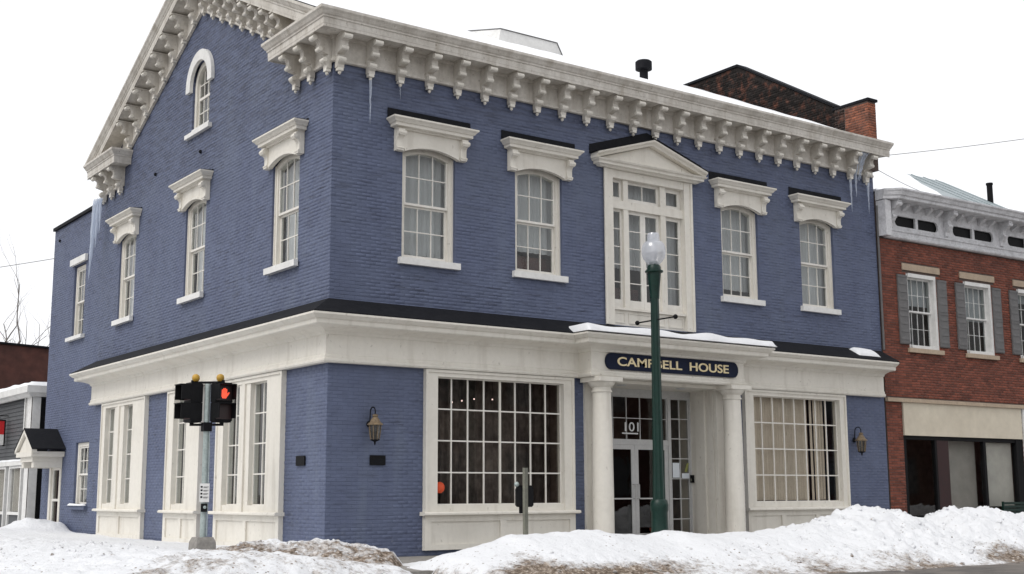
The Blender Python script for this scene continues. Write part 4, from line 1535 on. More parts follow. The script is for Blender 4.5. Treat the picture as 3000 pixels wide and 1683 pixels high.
# brackets: scrolled S body, turned drop below (front-facing frame, y outward negative, local top at z = 0)
def bracket():
    pr = [(0.0, 0.0), (0.40, 0.0), (0.40, -0.028), (0.33, -0.04), (0.31, -0.11), (0.255, -0.14), (0.245, -0.19), (0.255, -0.25), (0.245, -0.30), (0.20, -0.335), (0.13, -0.35), (0.075, -0.365), (0.07, -0.41), (0.14, -0.43), (0.170, -0.48), (0.160, -0.525), (0.13, -0.55), (0.10, -0.57), (0.10, -0.63), (0.0, -0.63)]
    b = MB()
    b.loft([[(-0.072, -p, z) for p, z in pr], [(0.072, -p, z) for p, z in pr]])
    b.box(-0.088, 0.088, -0.415, 0.0, -0.030, -0.001)
    bo = b.build('bracket', CREAMD)
    s = MB()
    for hw_, y_, z_, r_ in ((0.086, -0.355, -0.088, 0.052), (0.078, -0.235, -0.285, 0.042), (0.078, -0.135, -0.475, 0.046)):
        MB().tube([(-hw_, y_, z_), (hw_, y_, z_)], r_, 10).build('scroll', CREAM, bo, smooth=True)
    f = MB()
    f.box(-0.056, 0.056, -0.105, -0.005, -0.685, -0.632)
    f.lathe([(0.022, -0.70), (0.034, -0.715), (0.030, -0.735), (0.012, -0.752), (0.003, -0.758)], 10, (0, -0.055, 0))
    f.lathe([(0.045, -0.686), (0.022, -0.70)], 10, (0, -0.055, 0))
    f.build('drop', CREAM, bo, smooth=True)
    return bo


br = bracket()
BXS = [0.08] + [0.735 + 0.6575 * i for i in range(22)] + [15.16]
ZB = 9.622
first = True
for x in BXS:
    o = br if first else copy_tree(br)
    first = False
    o.parent = house
    o.location = (x, -0.031, ZB)
for y in (0.10, 0.78, 1.42, 11.78, 12.44, 13.10):
    copy_tree(br, house, (-0.031, y, ZB), ZR)
rys = [10.62, 10.03, 9.43, 8.82, 8.21, 7.59, 6.98, 6.36, 5.80, 5.25, 4.70, 4.13, 3.56, 3.0, 2.45, 1.9, 11.2]
for y in rys:
    zt = ztop(y) - 0.395
    zb_ = zfb(y) - 0.085
    o = copy_tree(br, house, (-0.031, y, zt), ZR)
    o.scale = (1, 1, (zt - zb_) / 0.758)

# ---- roof
rfm = MB()
for ya in (-0.20, WY + 0.25):
    rfm.loft([[(-0.5, ya, ztop(ya) - 0.02), (-0.5, ya, ztop(ya) + 0.012), (-0.5, 6.6, ztop(6.6) + 0.012), (-0.5, 6.6, ztop(6.6) - 0.02)], [(15.28, ya, ztop(ya) - 0.02), (15.28, ya, ztop(ya) + 0.012), (15.28, 6.6, ztop(6.6) + 0.012), (15.28, 6.6, ztop(6.6) - 0.02)]])
roof = rfm.build('roof', BLACKF, house)
# vent pipe with cap
v = MB()
v.lathe([(0.11, 11.4), (0.11, 11.86), (0.215, 11.88), (0.215, 12.08), (0.18, 12.11)], 20, (10.42, 3.0, 0))
v.build('vent_pipe', BLACKF, roof, smooth=True)
# low hipped roof-light on the ridge
cu = MB()
F0, F1 = (7.68, 5.5, 13.16), (9.54, 5.5, 13.16)
cu.add([(7.60, 5.5, 12.70), (9.80, 5.5, 12.70), F1, F0, (7.35, 7.0, 13.47), (9.75, 7.0, 13.50), (7.30, 7.0, 12.9), (10.0, 7.0, 12.9)],
       [(0, 1, 2, 3), (3, 2, 5, 4), (0, 3, 4, 6), (1, 7, 5, 2), (6, 4, 5, 7), (0, 6, 7, 1)])
cuo = cu.build('roof_light', WHITEP, roof)
ed = MB()
for a, b in ((F0, F1), (F1, (9.80, 5.5, 12.70)), (F0, (7.35, 7.0, 13.47))):
    ed.tube([Vector(a) + Vector((0, -0.01, 0.012)), Vector(b) + Vector((0, -0.01, 0.012))], 0.016, 6)
ed.build('edge_flashing', SHUT, roof)

# party wall with sloping parapet and end chimney
pw = MB()
pts = [(0.95, 8.6), (0.95, 11.20), (4.40, 13.32), (8.8, 13.32), (12.2, 11.2), (12.2, 8.6)]
pw.prism(pts, 15.315, 15.60, 'x')
pwo = pw.build('party_wall', TAR, house)
cp = MB()
for a, b in (((0.90, 11.20), (4.38, 13.33)), ((4.38, 13.33), (8.82, 13.33))):
    cp.loft([[(15.26, a[0], a[1]), (15.66, a[0], a[1]), (15.66, a[0], a[1] + 0.07), (15.26, a[0], a[1] + 0.07)], [(15.26, b[0], b[1]), (15.66, b[0], b[1]), (15.66, b[0], b[1] + 0.07), (15.26, b[0], b[1] + 0.07)]])
cp.build('coping', BLACKF, pwo)
ch = MB().box(15.315, 15.62, -0.13, 0.95, 9.3, 11.13)
cho = ch.build('chimney', MORTAR, house)
MB().box(15.27, 15.66, -0.18, 1.0, 11.131, 11.20).build('cap', BLACKF, cho)


def bricks_on(parent, m, specs, name='brickwork', proud=0.008):
    lay_bricks(specs, parent, m, proud, 0, stuffname=name)


bricks_on(pwo, TAR, [((15.315, 0, 0), (0, 1, 0), (-1, 0, 0), brick_rects(0.96, 6.5, 9.6, 13.3, [], ztop=lambda y: 11.18 + 0.6145 * (y - 0.95) if y < 4.4 else 13.31))])
bricks_on(cho, OBRICK, [((15.315, 0, 0), (0, 1, 0), (-1, 0, 0), brick_rects(-0.13, 0.62, 9.6, 11.12, [])), ((15.315, -0.13, 0), (1, 0, 0), (0, -1, 0), brick_rects(0, 0.305, 9.6, 11.12, []))])
bricks_on(cho, TAR, [((15.315, 0, 0), (0, 1, 0), (-1, 0, 0), brick_rects(0.63, 0.95, 9.6, 11.12, []))], 'tarred_brickwork')
ds = MB().tube([(15.585, -0.035, 8.4), (15.585, -0.035, 4.68)], 0.028, 8)
ds.build('downspout', SHUT, house)

# tie-rod ends in the gable wall
for (y, z) in ((6.45, 8.85), (9.35, 8.93), (17.4, 8.6)):
    MB().lathe([(0.045, 0.0), (0.045, 0.02), (0.02, 0.045)], 10).build('tie_plate', BLACKF, house, loc=(-0.008 if y < 13 else 0.022, y, z)).rotation_euler = (0, -math.pi / 2, 0)

# ---- wing windows
ww = MB()
ww.box(-0.52, -0.42, 0.10, 0.24, 5.52, 7.55); ww.box(0.42, 0.52, 0.10, 0.24, 5.52, 7.55); ww.box(-0.419, 0.419, 0.10, 0.24, 7.46, 7.55)
w2 = ww.build('window', CREAM, house, loc=(0, 15.30, 0), rz=ZR)
MB().box(-0.70, 0.70, -0.06, 0.02, 7.60, 7.78).build('lintel', WHITEP, w2)
q = MB().box(-0.72, 0.72, -0.08, 0.03, 5.43, 5.53); q.box(-0.51, 0.51, 0.03, 0.25, 5.43, 5.52); q.build('sill', WHITEP, w2)
leaf(w2, 'sash', -0.419, 0.419, 5.521, 6.53, 3, 2, y=0.17, st=0.045)
leaf(w2, 'sash', -0.419, 0.419, 6.50, 7.459, 3, 2, y=0.125, st=0.045)
curtain(w2, -0.5, 0.5, 0.40, 5.6, 7.6, 6, 0.03, seed=77)
ww = MB()
ww.box(-0.58, -0.47, 0.10, 0.24, 0.90, 2.54); ww.box(0.47, 0.58, 0.10, 0.24, 0.90, 2.54); ww.box(-0.469, 0.469, 0.10, 0.24, 2.44, 2.54)
w4 = ww.build('window', CREAM, house, loc=(0, 14.28, 0), rz=ZR)
q = MB().box(-0.70, 0.70, -0.07, 0.03, 0.76, 0.86); q.box(-0.57, 0.57, 0.03, 0.25, 0.80, 0.90); q.build('sill', BLUEM, w4)
leaf(w4, 'sash', -0.469, 0.469, 0.905, 1.70, 3, 2, y=0.17, st=0.045)
leaf(w4, 'sash', -0.469, 0.469, 1.67, 2.439, 3, 2, y=0.125, st=0.045)
curtain(w4, -0.5, 0.5, 0.40, 0.9, 2.5, 6, 0.03, seed=78)
# side door with gabled hood
sd_ = MB()
sd_.box(-0.57, -0.40, 0.02, 0.20, 0.05, 2.04); sd_.box(0.40, 0.57, 0.02, 0.20, 0.05, 2.04); sd_.box(-0.399, 0.399, 0.02, 0.2, 1.93, 2.04)
sdo = sd_.build('side_door', CREAM, house, loc=(0, 16.635, 0), rz=ZR)
leaf(sdo, 'door_leaf', -0.399, 0.399, 0.08, 1.929, 1, 2, y=0.07, st=0.09, gm=GLASS, mu=0.07)
hx = MB()
HD = 0.85
hx.box(-0.62, 0.62, -HD + 0.06, 0.025, 2.06, 2.20)
hx.box(-0.80, 0.80, -HD - 0.02, 0.025, 2.20, 2.34)
hx.prism([(-0.72, 2.341), (0.72, 2.341), (0.0, 2.80)], -HD + 0.04, -HD + 0.10, 'y')
for s_ in (-1, 1):
    hx.loft([[(s_ * 0.88, y, 2.30 + k) for y, k in ((-HD - 0.04, 0), (-HD - 0.04, 0.10), (-HD + 0.1, 0.10), (-HD + 0.1, 0))], [(0.0, y, 2.86 + k) for y, k in ((-HD - 0.04, 0), (-HD - 0.04, 0.10), (-HD + 0.1, 0.10), (-HD + 0.1, 0))]])
hx.box(0.40, 0.62, -HD + 0.10, 0.025, 1.90, 2.058); hx.box(-0.62, -0.40, -HD + 0.10, 0.025, 1.90, 2.058)
hxo = hx.build('door_hood', CREAM, house, loc=(0, 16.635, 0), rz=ZR)
hr = MB()
for s_ in (-1, 1):
    hr.loft([[(s_ * 0.93, y, z) for y, z in ((-HD - 0.05, 2.39), (-HD - 0.05, 2.42), (0.02, 2.42), (0.02, 2.39))], [(0, y, z) for y, z in ((-HD - 0.05, 2.975), (-HD - 0.05, 3.005), (0.02, 3.005), (0.02, 2.975))]])
hr.build('hood_roof', BLACKF, hxo)

# ================================================================== things fixed to the house
def lantern(loc, label):
    L_ = empty('wall_lantern', loc)
    tag(L_, label, 'lantern', 'brass wall lanterns on the blue front')
    # frame of reference: wall at y = 0, lantern axis at y = -0.22
    MB().lathe([(0.06, 0), (0.06, 0.012), (0.03, 0.03)], 14).build('backplate', BLACKF, L_, loc=(0, 0, 0.12)).rotation_euler = (math.pi / 2, 0, 0)
    arm = [(0, -0.02, 0.12), (0, -0.04, 0.34)] + [(0, -0.13 - 0.09 * math.cos(a), 0.36 + 0.10 * math.sin(a)) for a in [math.pi * (1 - i / 8) for i in range(9)]][::1]
    arm = [(0, -0.02, 0.12), (0, -0.035, 0.30)] + [(0, -0.13 + 0.09 * math.cos(math.pi * i / 8), 0.34 + 0.085 * math.sin(math.pi * i / 8)) for i in range(9)] + [(0, -0.22, 0.27)]
    MB().tube(arm, 0.012, 8).build('arm', BLACKF, L_, smooth=True)
    MB().lathe([(0.03, 0.29), (0.055, 0.275), (0.055, 0.255), (0.04, 0.245), (0.075, 0.20), (0.10, 0.15), (0.145, 0.115), (0.15, 0.095), (0.11, 0.09)], 8, (0, -0.22, 0)).build('cap', BRASS, L_)
    MB().lathe([(0.108, 0.088), (0.10, -0.02), (0.078, -0.16)], 8, (0, -0.22, 0)).build('glass', LANTG, L_)
    rb = MB()
    for i in range(8):
        a = 2 * math.pi * i / 8
        rb.tube([(0.112 * math.cos(a), -0.22 + 0.112 * math.sin(a), 0.09), (0.104 * math.cos(a), -0.22 + 0.104 * math.sin(a), -0.02), (0.082 * math.cos(a), -0.22 + 0.082 * math.sin(a), -0.165)], 0.008, 5)
    rb.build('frame', BRASS, L_)
    MB().lathe([(0.085, -0.16), (0.09, -0.175), (0.06, -0.19), (0.02, -0.205), (0.015, -0.25), (0.004, -0.27)], 8, (0, -0.22, 0)).build('base', BLACKF, L_)
    return L_


LANTG = glass_mat('smoked_lantern_glass', (0.42, 0.42, 0.36), 0.2, 3.0)
lantern((0.86, -0.008, 2.27), 'brass wall lantern on the blue wall left of the big dark shop window')
lantern((14.30, -0.008, 2.27), 'brass wall lantern on the blue wall right of the blinded shop window')

pq = MB().box(0.88, 1.20, -0.03, -0.008, 1.65, 1.83)
pqo = pq.build('plaque', BLACKP)
tag(pqo, 'wide black plaque under the lantern on the blue street front', 'plaque')
q = MB()
for z in (1.68, 1.715, 1.75): q.box(0.96, 1.17, -0.032, -0.0305, z, z + 0.012)
q.build('relief', BLACKF, pqo)
pq = MB().box(-0.03, -0.008, 0.80, 1.15, 1.65, 1.83)
pqo = pq.build('plaque', BLACKP)
tag(pqo, 'black plaque on the blue side wall round the corner from the lantern', 'plaque')

# icicles
def icicle(pts, r0, label, seg=8):
    rs2 = random.Random(len(label))
    n_ = 9
    a, b = Vector(pts[0]), Vector(pts[1])
    path, rad = [], []
    for i in range(n_ + 1):
        t_ = i / n_
        path.append(a.lerp(b, t_) + Vector((rs2.uniform(-.006, .006), rs2.uniform(-.006, .006), 0)) * (1 if i else 0))
        rad.append(max(0.002, r0 * (1 - t_) ** 0.8 * rs2.uniform(0.85, 1.15)))
    o_ = MB().tube(path, rad, seg).build('icicle', ICE, smooth=True)
    tag(o_, label, 'icicle', 'icicles hanging from the cornice')
    return o_


icicle(((0.735, -0.09, 8.88), (0.735, -0.10, 8.02)), 0.030, 'thin icicle under the second cornice bracket from the corner')
icicle(((1.39, -0.09, 8.88), (1.39, -0.09, 8.62)), 0.010, 'tiny icicle under the third cornice bracket from the corner')
icicle(((14.52, -0.10, 8.92), (14.54, -0.10, 8.08)), 0.035, 'icicle by the right cornice end, nearest to the upper window')
icicle(((14.74, -0.10, 9.2), (14.73, -0.10, 8.50)), 0.04, 'shortest icicle of the three at the right cornice end')
icicle(((15.20, -0.10, 9.0), (15.20, -0.10, 8.12)), 0.032, 'icicle at the far right end of the cornice beside the white neighbour')
sh = MB()
for k, (x0, x1, zb_, r_) in enumerate(((14.66, 14.70, 9.05, 0.030), (14.74, 14.78, 8.92, 0.040), (14.82, 14.84, 8.98, 0.034), (14.90, 14.90, 9.2, 0.028))):
    sh.tube([(x0 + (x1 - x0) * i / 8, -0.40 + 0.24 * (i / 8) ** 0.6 + 0.01 * math.sin(i * 1.9 + k), 9.6 + (zb_ - 9.6) * i / 8) for i in range(9)], [max(0.004, r_ * (1 - 0.75 * i / 8) * (1 + 0.25 * math.sin(i * 2.3 + k))) for i in range(9)], 7)
tag(sh.build('ice_sheet', ICE), 'sheet of ice frozen between the last cornice brackets', 'ice')
big = empty('icicle', (-0.33, 13.15, 8.95))
tag(big, 'great curved cluster of icicles hanging from the far gable eave', 'icicle', 'icicles hanging from the cornice')
for k, (dy0, dy1, L_, r0) in enumerate(((-0.30, 0.15, 2.1, 0.10), (-0.45, -0.25, 1.3, 0.07), (-0.55, -0.5, 0.95, 0.045), (-0.1, 0.22, 1.6, 0.08))):
    path = [(0.0 + 0.01 * k, dy0 + (dy1 - dy0) * (i / 10) ** 0.7, -L_ * i / 10 - 0.03) for i in range(11)]
    rad = [max(0.003, r0 * (1 - i / 10) ** 0.75 * (1 + 0.18 * math.sin(i * 2.1 + k))) for i in range(11)]
    MB().tube(path, rad, 8).build('spike', ICE, big, smooth=True)

# snow lying on ledges and roofs
def snow_slab(name, x0, x1, y0, y1, zf, th, label=None, cat=None, kind=None, nx=120, ny=10, seed=1.0, edge=0.1):
    """soft slab: top grid with rounded rim; zf(x,y) is the surface under it"""
    xs_ = np.linspace(x0, x1, nx); ys_ = np.linspace(y0, y1, ny)
    V, F = [], []
    for y in ys_:
        for x in xs_:
            wob = 0.5 + 0.5 * noise.noise(Vector((x * 1.1, y * 1.1, seed)))
            dx = min(x - x0, x1 - x); dyv = min(y - y0, y1 - y)
            k = min(1, max(dx, 0) / edge) ** 0.5 * min(1, max(dyv, 0) / edge) ** 0.5
            yy = y + (0.05 * noise.noise(Vector((x * 1.7, seed, 3))) if y < (y0 + y1) / 2 else 0)
            V.append((x, yy, zf(x, yy) + 0.004 + th * k * (0.45 + 0.8 * wob)))
    nV = len(V)
    for j in range(ny - 1):
        for i in range(nx - 1):
            F.append((j * nx + i, j * nx + i + 1, (j + 1) * nx + i + 1, (j + 1) * nx + i))
    for y in ys_:
        for x in xs_:
            yy = y + (0.05 * noise.noise(Vector((x * 1.7, seed, 3))) if y < (y0 + y1) / 2 else 0)
            V.append((x, yy, zf(x, yy) + 0.002))
    for j in range(ny - 1):
        for i in range(nx - 1):
            F.append((nV + j * nx + i, nV + (j + 1) * nx + i, nV + (j + 1) * nx + i + 1, nV + j * nx + i + 1))
    rim = [i for i in range(nx)] + [j * nx + nx - 1 for j in range(1, ny)] + [(ny - 1) * nx + i for i in range(nx - 2, -1, -1)] + [j * nx for j in range(ny - 2, 0, -1)]
    for a, b in zip(rim, rim[1:] + rim[:1]):
        F.append((a, b, nV + b, nV + a))
    o_ = MB().add(V, F).build(name, CLEANSNOW, smooth=True)
    tag(o_, label, cat, kind=kind)
    return o_


snow_slab('ledge_snow', 5.18, 10.58, PY - 0.55, -0.02, lambda x, y: 4.326, 0.17, 'long strip of snow on the portico roof above the name board', 'snow', nx=160, ny=14, seed=2.0, edge=0.10)
snow_slab('ledge_snow', 14.15, 14.95, -0.42, -0.10, lambda x, y: 4.325 + (0.585 + min(y, 0)) * 0.567, 0.10, 'small lump of snow on the black flashing near the right end', 'snow', nx=24, ny=10, seed=4.0, edge=0.10)
snow_slab('roof_snow', -0.42, 15.25, -0.22, 6.56, lambda x, y: ztop(y) + 0.014, 0.09, kind='stuff', nx=200, ny=40, seed=6.0, edge=0.25)
snow_slab('sill_snow', -0.11, 0.02, 13.62, 14.95, lambda x, y: 0.862, 0.06, 'snow lying on the sill of the low wing window', 'snow', nx=8, ny=20, seed=9.0, edge=0.06)

# ================================================================== RED BRICK NEIGHBOUR
NX0 = 15.60
nb = empty('brick_building', (NX0, 0, 0), R(-1.2))
tag(nb, 'red brick shop building with white bracketed cornice and grey shutters', 'building')
bpy.context.view_layer.update()
nwin = [(17.24 - NX0, ), (19.61 - NX0, ), (22.0 - NX0, )]
NW = 0.60
nholes = [(c - NW, c + NW, 4.80, 6.76) for (c,) in nwin]
nholes.append((16.20 - NX0, 21.22 - NX0, GROUND, 3.40))
nholes.append((21.5 - NX0, 25.0 - NX0, GROUND, 3.40))
mb = MB()
wall_cells(mb, lambda u, d, z: (u, d + 0.008, z), 0.0, 9.5, GROUND, 8.7, nholes, 0.3)
mb.box(0.0, 0.3, 0.31, 9, GROUND, 8.7)
mb.box(9.2, 9.5, 0.31, 9, GROUND, 8.7)
mb.build('wall', MORTAR, nb)
nbr = brick_rects(0.0, 9.5, 0.0, 7.62, nholes + [(0, 9.5, 3.38, 3.485)] + [(c - 0.76, c + 0.76, 6.82, 7.0) for (c,) in nwin])
lay_bricks([((0, 0.008, 0), (1, 0, 0), (0, -1, 0), nbr)], nb, RBRICK, 0.009, 300, zmin=0.75)
MB().box(-0.02, 9.5, -0.09, 0.0, 3.385, 3.48).build('belt_course', STONE, nb)
for i, (c,) in enumerate(nwin):
    f = MB()
    f.box(c - NW, c - NW + 0.09, 0.03, 0.25, 4.80, 6.76); f.box(c + NW - 0.09, c + NW, 0.0, 0.25, 4.80, 6.76)
    f.box(c - NW + 0.09, c + NW - 0.09, 0.0, 0.2, 6.66, 6.76); f.box(c - NW + 0.09, c + NW - 0.09, -0.02, 0.2, 4.80, 4.87)
    w = f.build('window', WHITEP, nb)
    leaf(w, 'sash', c - NW + 0.091, c + NW - 0.091, 4.871, 5.79, 4, 2, y=0.17, st=0.04, mu=0.010, fm=WHITEP, gm=NGLASS)
    leaf(w, 'sash', c - NW + 0.091, c + NW - 0.091, 5.76, 6.659, 4, 2, y=0.125, st=0.04, mu=0.010, fm=WHITEP, gm=NGLASS)
    curtain(w, c - NW + 0.05, c + NW - 0.05, 0.26, [5.95, 5.72, 6.4][i], 6.75, 8, 0.012, seed=50 + i)
    MB().box(c - 0.05, c + 0.75, 0.5, 0.55, 4.8, 4.82)
    MB().box(c - 0.76, c + 0.76, -0.03, 0.0, 6.825, 6.995).build('lintel', STONE, nb)
    MB().box(c - 0.68, c + 0.72, -0.07, 0.0, 4.68, 4.79).build('sill', STONE, nb)
    for s_ in (-1, 1):
        x0 = c + s_ * (NW + 0.02 + 0.185)
        sh = MB()
        sh.box(x0 - 0.185, x0 + 0.185, -0.045, -0.005, 4.88, 6.68)
        for z in (4.90, 5.74, 6.62):
            sh.box(x0 - 0.185, x0 + 0.185, -0.055, -0.046, z, z + 0.05)
        sho = sh.build('shutter', SHUT, nb)
        for k in range(8):
            z = 4.99 + k * 0.2 + (0.03 if k > 3 else 0)
            MB().prism([(-0.046, z), (-0.054, z), (-0.046, z + 0.07)], x0 - 0.15, x0 + 0.15, 'x').build('slat', SHUT, sho)
# rooms
mb = MB()
mb.box(0.32, 9.18, 3.0, 3.1, 0, 3.5); mb.box(0.32, 9.18, 0.32, 3.0, 3.5, 3.6); mb.box(0.32, 9.18, 0.32, 3.0, -0.05, 0.0)
mb.box(0.32, 9.18, 2.0, 2.1, 4.4, 7.5); mb.box(0.32, 9.18, 0.32, 2.0, 4.3, 4.4); mb.box(0.32, 9.18, 0.32, 2.0, 7.5, 7.6)
mb.build('rooms', ROOM, nb)
# shop front
U = lambda x: x - NX0
MB().box(U(16.22), U(21.18), -0.03, 0.08, 2.55, 3.383).build('fascia_board', PANELC, nb)
sf = MB()
sf.box(U(16.22), U(16.32), 0.02, 0.14, 0.3, 2.549)
sf.box(U(17.45), U(17.53), 0.02, 0.14, 0.3, 2.549)
sf.box(U(19.48), U(19.58), 0.02, 0.14, 0.3, 2.549)
sf.box(U(20.90), U(21.20), 0.0, 0.14, 0.3, 2.549)
for a, b in ((16.32, 17.45), (17.53, 19.48), (19.58, 20.90)):
    sf.box(U(a), U(b), 0.02, 0.14, 2.45, 2.549); sf.box(U(a), U(b), 0.02, 0.14, 0.3, 0.55)
sfo = sf.build('shop_front', BLACKP, nb)
pane_obj(U(16.32), U(17.45), 0.07, 0.551, 2.449, sfo, SHOPGLASS)
pane_obj(U(18.02), U(19.48), 0.07, 0.551, 2.449, sfo, SHOPGLASS)
pane_obj(U(19.58), U(20.90), 0.07, 0.551, 2.449, sfo, SHOPGLASS)
MB().box(U(17.53), U(18.01), 0.03, 0.10, 0.551, 2.449).build('door_panel', REDD, sfo)
MB().box(U(18.03), U(19.47), 0.30, 0.33, 0.5, 2.46).build('window_board', BOARD, sfo)
MB().box(U(19.6), U(20.88), 0.16, 0.19, 0.75, 2.44).build('window_board', BOARD2, sfo)
MB().box(U(21.23), U(21.49), -0.05, 0.1, 0.0, 3.38).build('white_pilaster', WHITEP, nb)
MB().box(U(21.5), U(24.9), 0.0, 0.1, 0.0, 3.38).build('white_front_panel', WHITEP, nb)
# cornice with oblong vents, scroll brackets and dentil blocks
nc = MB()
prof = [(0.0, 7.60), (0.10, 7.60), (0.13, 7.63), (0.13, 7.68), (0.10, 7.70), (0.10, 7.78), (0.13, 7.80), (0.13, 7.83), (0.095, 7.85), (0.0, 7.85)]
nc.loft([[(0.0, -p, z) for p, z in prof], [(9.5, -p, z) for p, z in prof]])
prof = [(0.0, 8.54), (0.50, 8.54), (0.52, 8.56), (0.52, 8.62), (0.56, 8.64), (0.59, 8.72), (0.63, 8.76), (0.63, 8.80), (0.0, 8.80)]
nc.loft([[(-0.02, -p if p > 0.1 else -0.002, z) for p, z in [(0.0, 8.54)] + [(q_ * 0.5, z_) for q_, z_ in prof[1:-1]] + [(0.0, 8.80)]], [(0.30, -p, z) for p, z in prof], [(9.5, -p, z) for p, z in prof]])
nco = nc.build('cornice', GREYW, nb)
fz = MB()
vents = [(0.60, 2.36), (2.98, 4.76), (5.42, 7.2), (7.8, 9.4)]
hol = []
for a, b in vents:
    mid = (a + b) / 2
    hol += [(a, mid - 0.05, 7.94, 8.22), (mid + 0.05, b, 7.94, 8.22)]
wall_cells(fz, lambda u, d, z: (u, d - 0.09, z), 0.22, 9.5, 7.851, 8.538, hol, 0.06)
fz.build('cornice_frieze', GREYW, nb)
MB().box(0.22, 9.5, -0.012, -0.004, 7.86, 8.53).build('vent_back', BLACKP, nb)
cr = MB()
for a, b in vents:                       # rounded ends of the oblong openings
    for x, s_ in ((a, 1), (b, -1)):
        for zz, t_ in ((7.94, 1), (8.22, -1)):
            cr = MB()
            cr.prism([(x, zz), (x + s_ * 0.10, zz), (x + s_ * 0.035, zz + t_ * 0.035), (x, zz + t_ * 0.10)], -0.088, -0.03, 'y')
            cr.build('vent_corner', GREYW, nb)
MB().box(-0.005, 0.215, -0.30, -0.003, 7.60, 8.52).build('end_board', GREYW, nb)
nbk = MB()
pr = [(0.0, 0.0), (0.36, 0.0), (0.36, -0.05), (0.30, -0.07), (0.32, -0.14), (0.24, -0.20), (0.15, -0.24), (0.13, -0.34), (0.17, -0.42), (0.12, -0.50), (0.06, -0.56), (0.05, -0.66), (0.0, -0.68)]
nbk.loft([[(-0.07, -p, z) for p, z in pr], [(0.07, -p, z) for p, z in pr]])
nbk.tube([(-0.09, -0.31, -0.10), (0.09, -0.31, -0.10)], 0.055, 10)
nbk.tube([(-0.08, -0.14, -0.40), (0.08, -0.14, -0.40)], 0.045, 10)
nbo = nbk.build('bracket', GREYW, nb, loc=(0.40, -0.091, 8.538))
for x in (2.67, 5.09, 7.50):
    copy_tree(nbo, nb, (x, -0.091, 8.538))
dn = MB().loft([[(-0.055, -p, z) for p, z in ((0, 0), (0.2, 0), (0.2, -0.07), (0.10, -0.13), (0, -0.19))], [(0.055, -p, z) for p, z in ((0, 0), (0.2, 0), (0.2, -0.07), (0.10, -0.13), (0, -0.19))]])
dno = dn.build('dentil', GREYW, nb, loc=(0.95, -0.091, 8.538))
for x in (1.42, 1.9, 2.3, 3.2, 3.68, 4.15, 4.6, 5.65, 6.1, 6.6, 7.0):
    copy_tree(dno, nb, (x, -0.091, 8.538))
MB().box(0.02, 9.5, -0.02, 9, 8.801, 8.86).build('roof', CLEANSNOW, nb)

# green street bench before the shop window
bn = empty('bench', (20.35, -0.75, 0.0))
tag(bn, 'dark green slatted street bench by the right-hand shop window', 'bench')
for k in range(5):
    MB().box(-0.75, 0.75, 0.28 + k * 0.0, 0.31, 0.46 + k * 0.085, 0.525 + k * 0.085).build('slat', GREENP, bn)
for k in range(4):
    MB().box(-0.75, 0.75, -0.20 + k * 0.12, -0.11 + k * 0.12, 0.42, 0.445).build('seat_slat', GREENP, bn)
for x in (-0.7, 0.7):
    MB().box(x - 0.03, x + 0.03, 0.311, 0.35, 0.0, 0.88).build('leg', GREENP, bn); MB().box(x - 0.03, x + 0.03, -0.2, -0.16, 0.0, 0.419).build('leg', GREENP, bn)

# house behind the neighbour: snow roof, grey metal roof, black pipe
hb = empty('house', (21.0, 4.0, 0))
tag(hb, 'house behind the brick neighbour with a part snowy blue-grey metal roof', 'house')
MB().box(4.2, 7.2, -1.9, 8.0, 0, 9.0).build('wall', GREYW, hb)
MB().prism([(-1.9, 9.0), (8.0, 9.0), (3.0, 12.0)], 7.0, 7.2, 'x').build('gable_wall', GREYW, hb)
zr = lambda y: 12.27 - 0.585 * abs(3.0 - y)
rh = MB()
for ya in (-2.3, 8.3):
    rh.loft([[(-4.6, ya, zr(ya)), (-4.6, ya, zr(ya) + 0.05), (-4.6, 3.0, 12.32), (-4.6, 3.0, 12.27)], [(7.45, ya, zr(ya)), (7.45, ya, zr(ya) + 0.05), (7.45, 3.0, 12.32), (7.45, 3.0, 12.27)]])
rho = rh.build('roof', ROOFG, hb)
for x in (4.9, 5.6, 6.3, 7.0):
    MB().loft([[(x - 0.012, y, zr(y) + k) for y, k in ((-2.3, 0.05), (-2.3, 0.085), (2.98, 0.085), (2.98, 0.05))], [(x + 0.012, y, zr(y) + k) for y, k in ((-2.3, 0.05), (-2.3, 0.085), (2.98, 0.085), (2.98, 0.05))]]).build('seam', ROOFG, rho)
sn = MB()
pts = [(-4.6, -2.3), (1.4, -2.3), (2.2, -1.0), (3.4, 0.4), (3.7, 1.2), (4.6, 2.3), (4.9, 2.98), (-4.6, 2.98)]
sn.add([(x, y, zr(y) + 0.13) for x, y in pts] + [(x + 0.05 * (x > -4), y, zr(y) + 0.051) for x, y in pts], [tuple(range(8)), tuple(range(15, 7, -1))] + [(i, (i + 1) % 8, 8 + (i + 1) % 8, 8 + i) for i in range(8)])
sn.build('roof_snow', CLEANSNOW, hb)
MB().lathe([(0.10, 9.2), (0.10, 11.75), (0.12, 11.76), (0.12, 11.83)], 12, (7.28, 1.0, 0)).build('vent_pipe', BLACKP, hb, smooth=True)

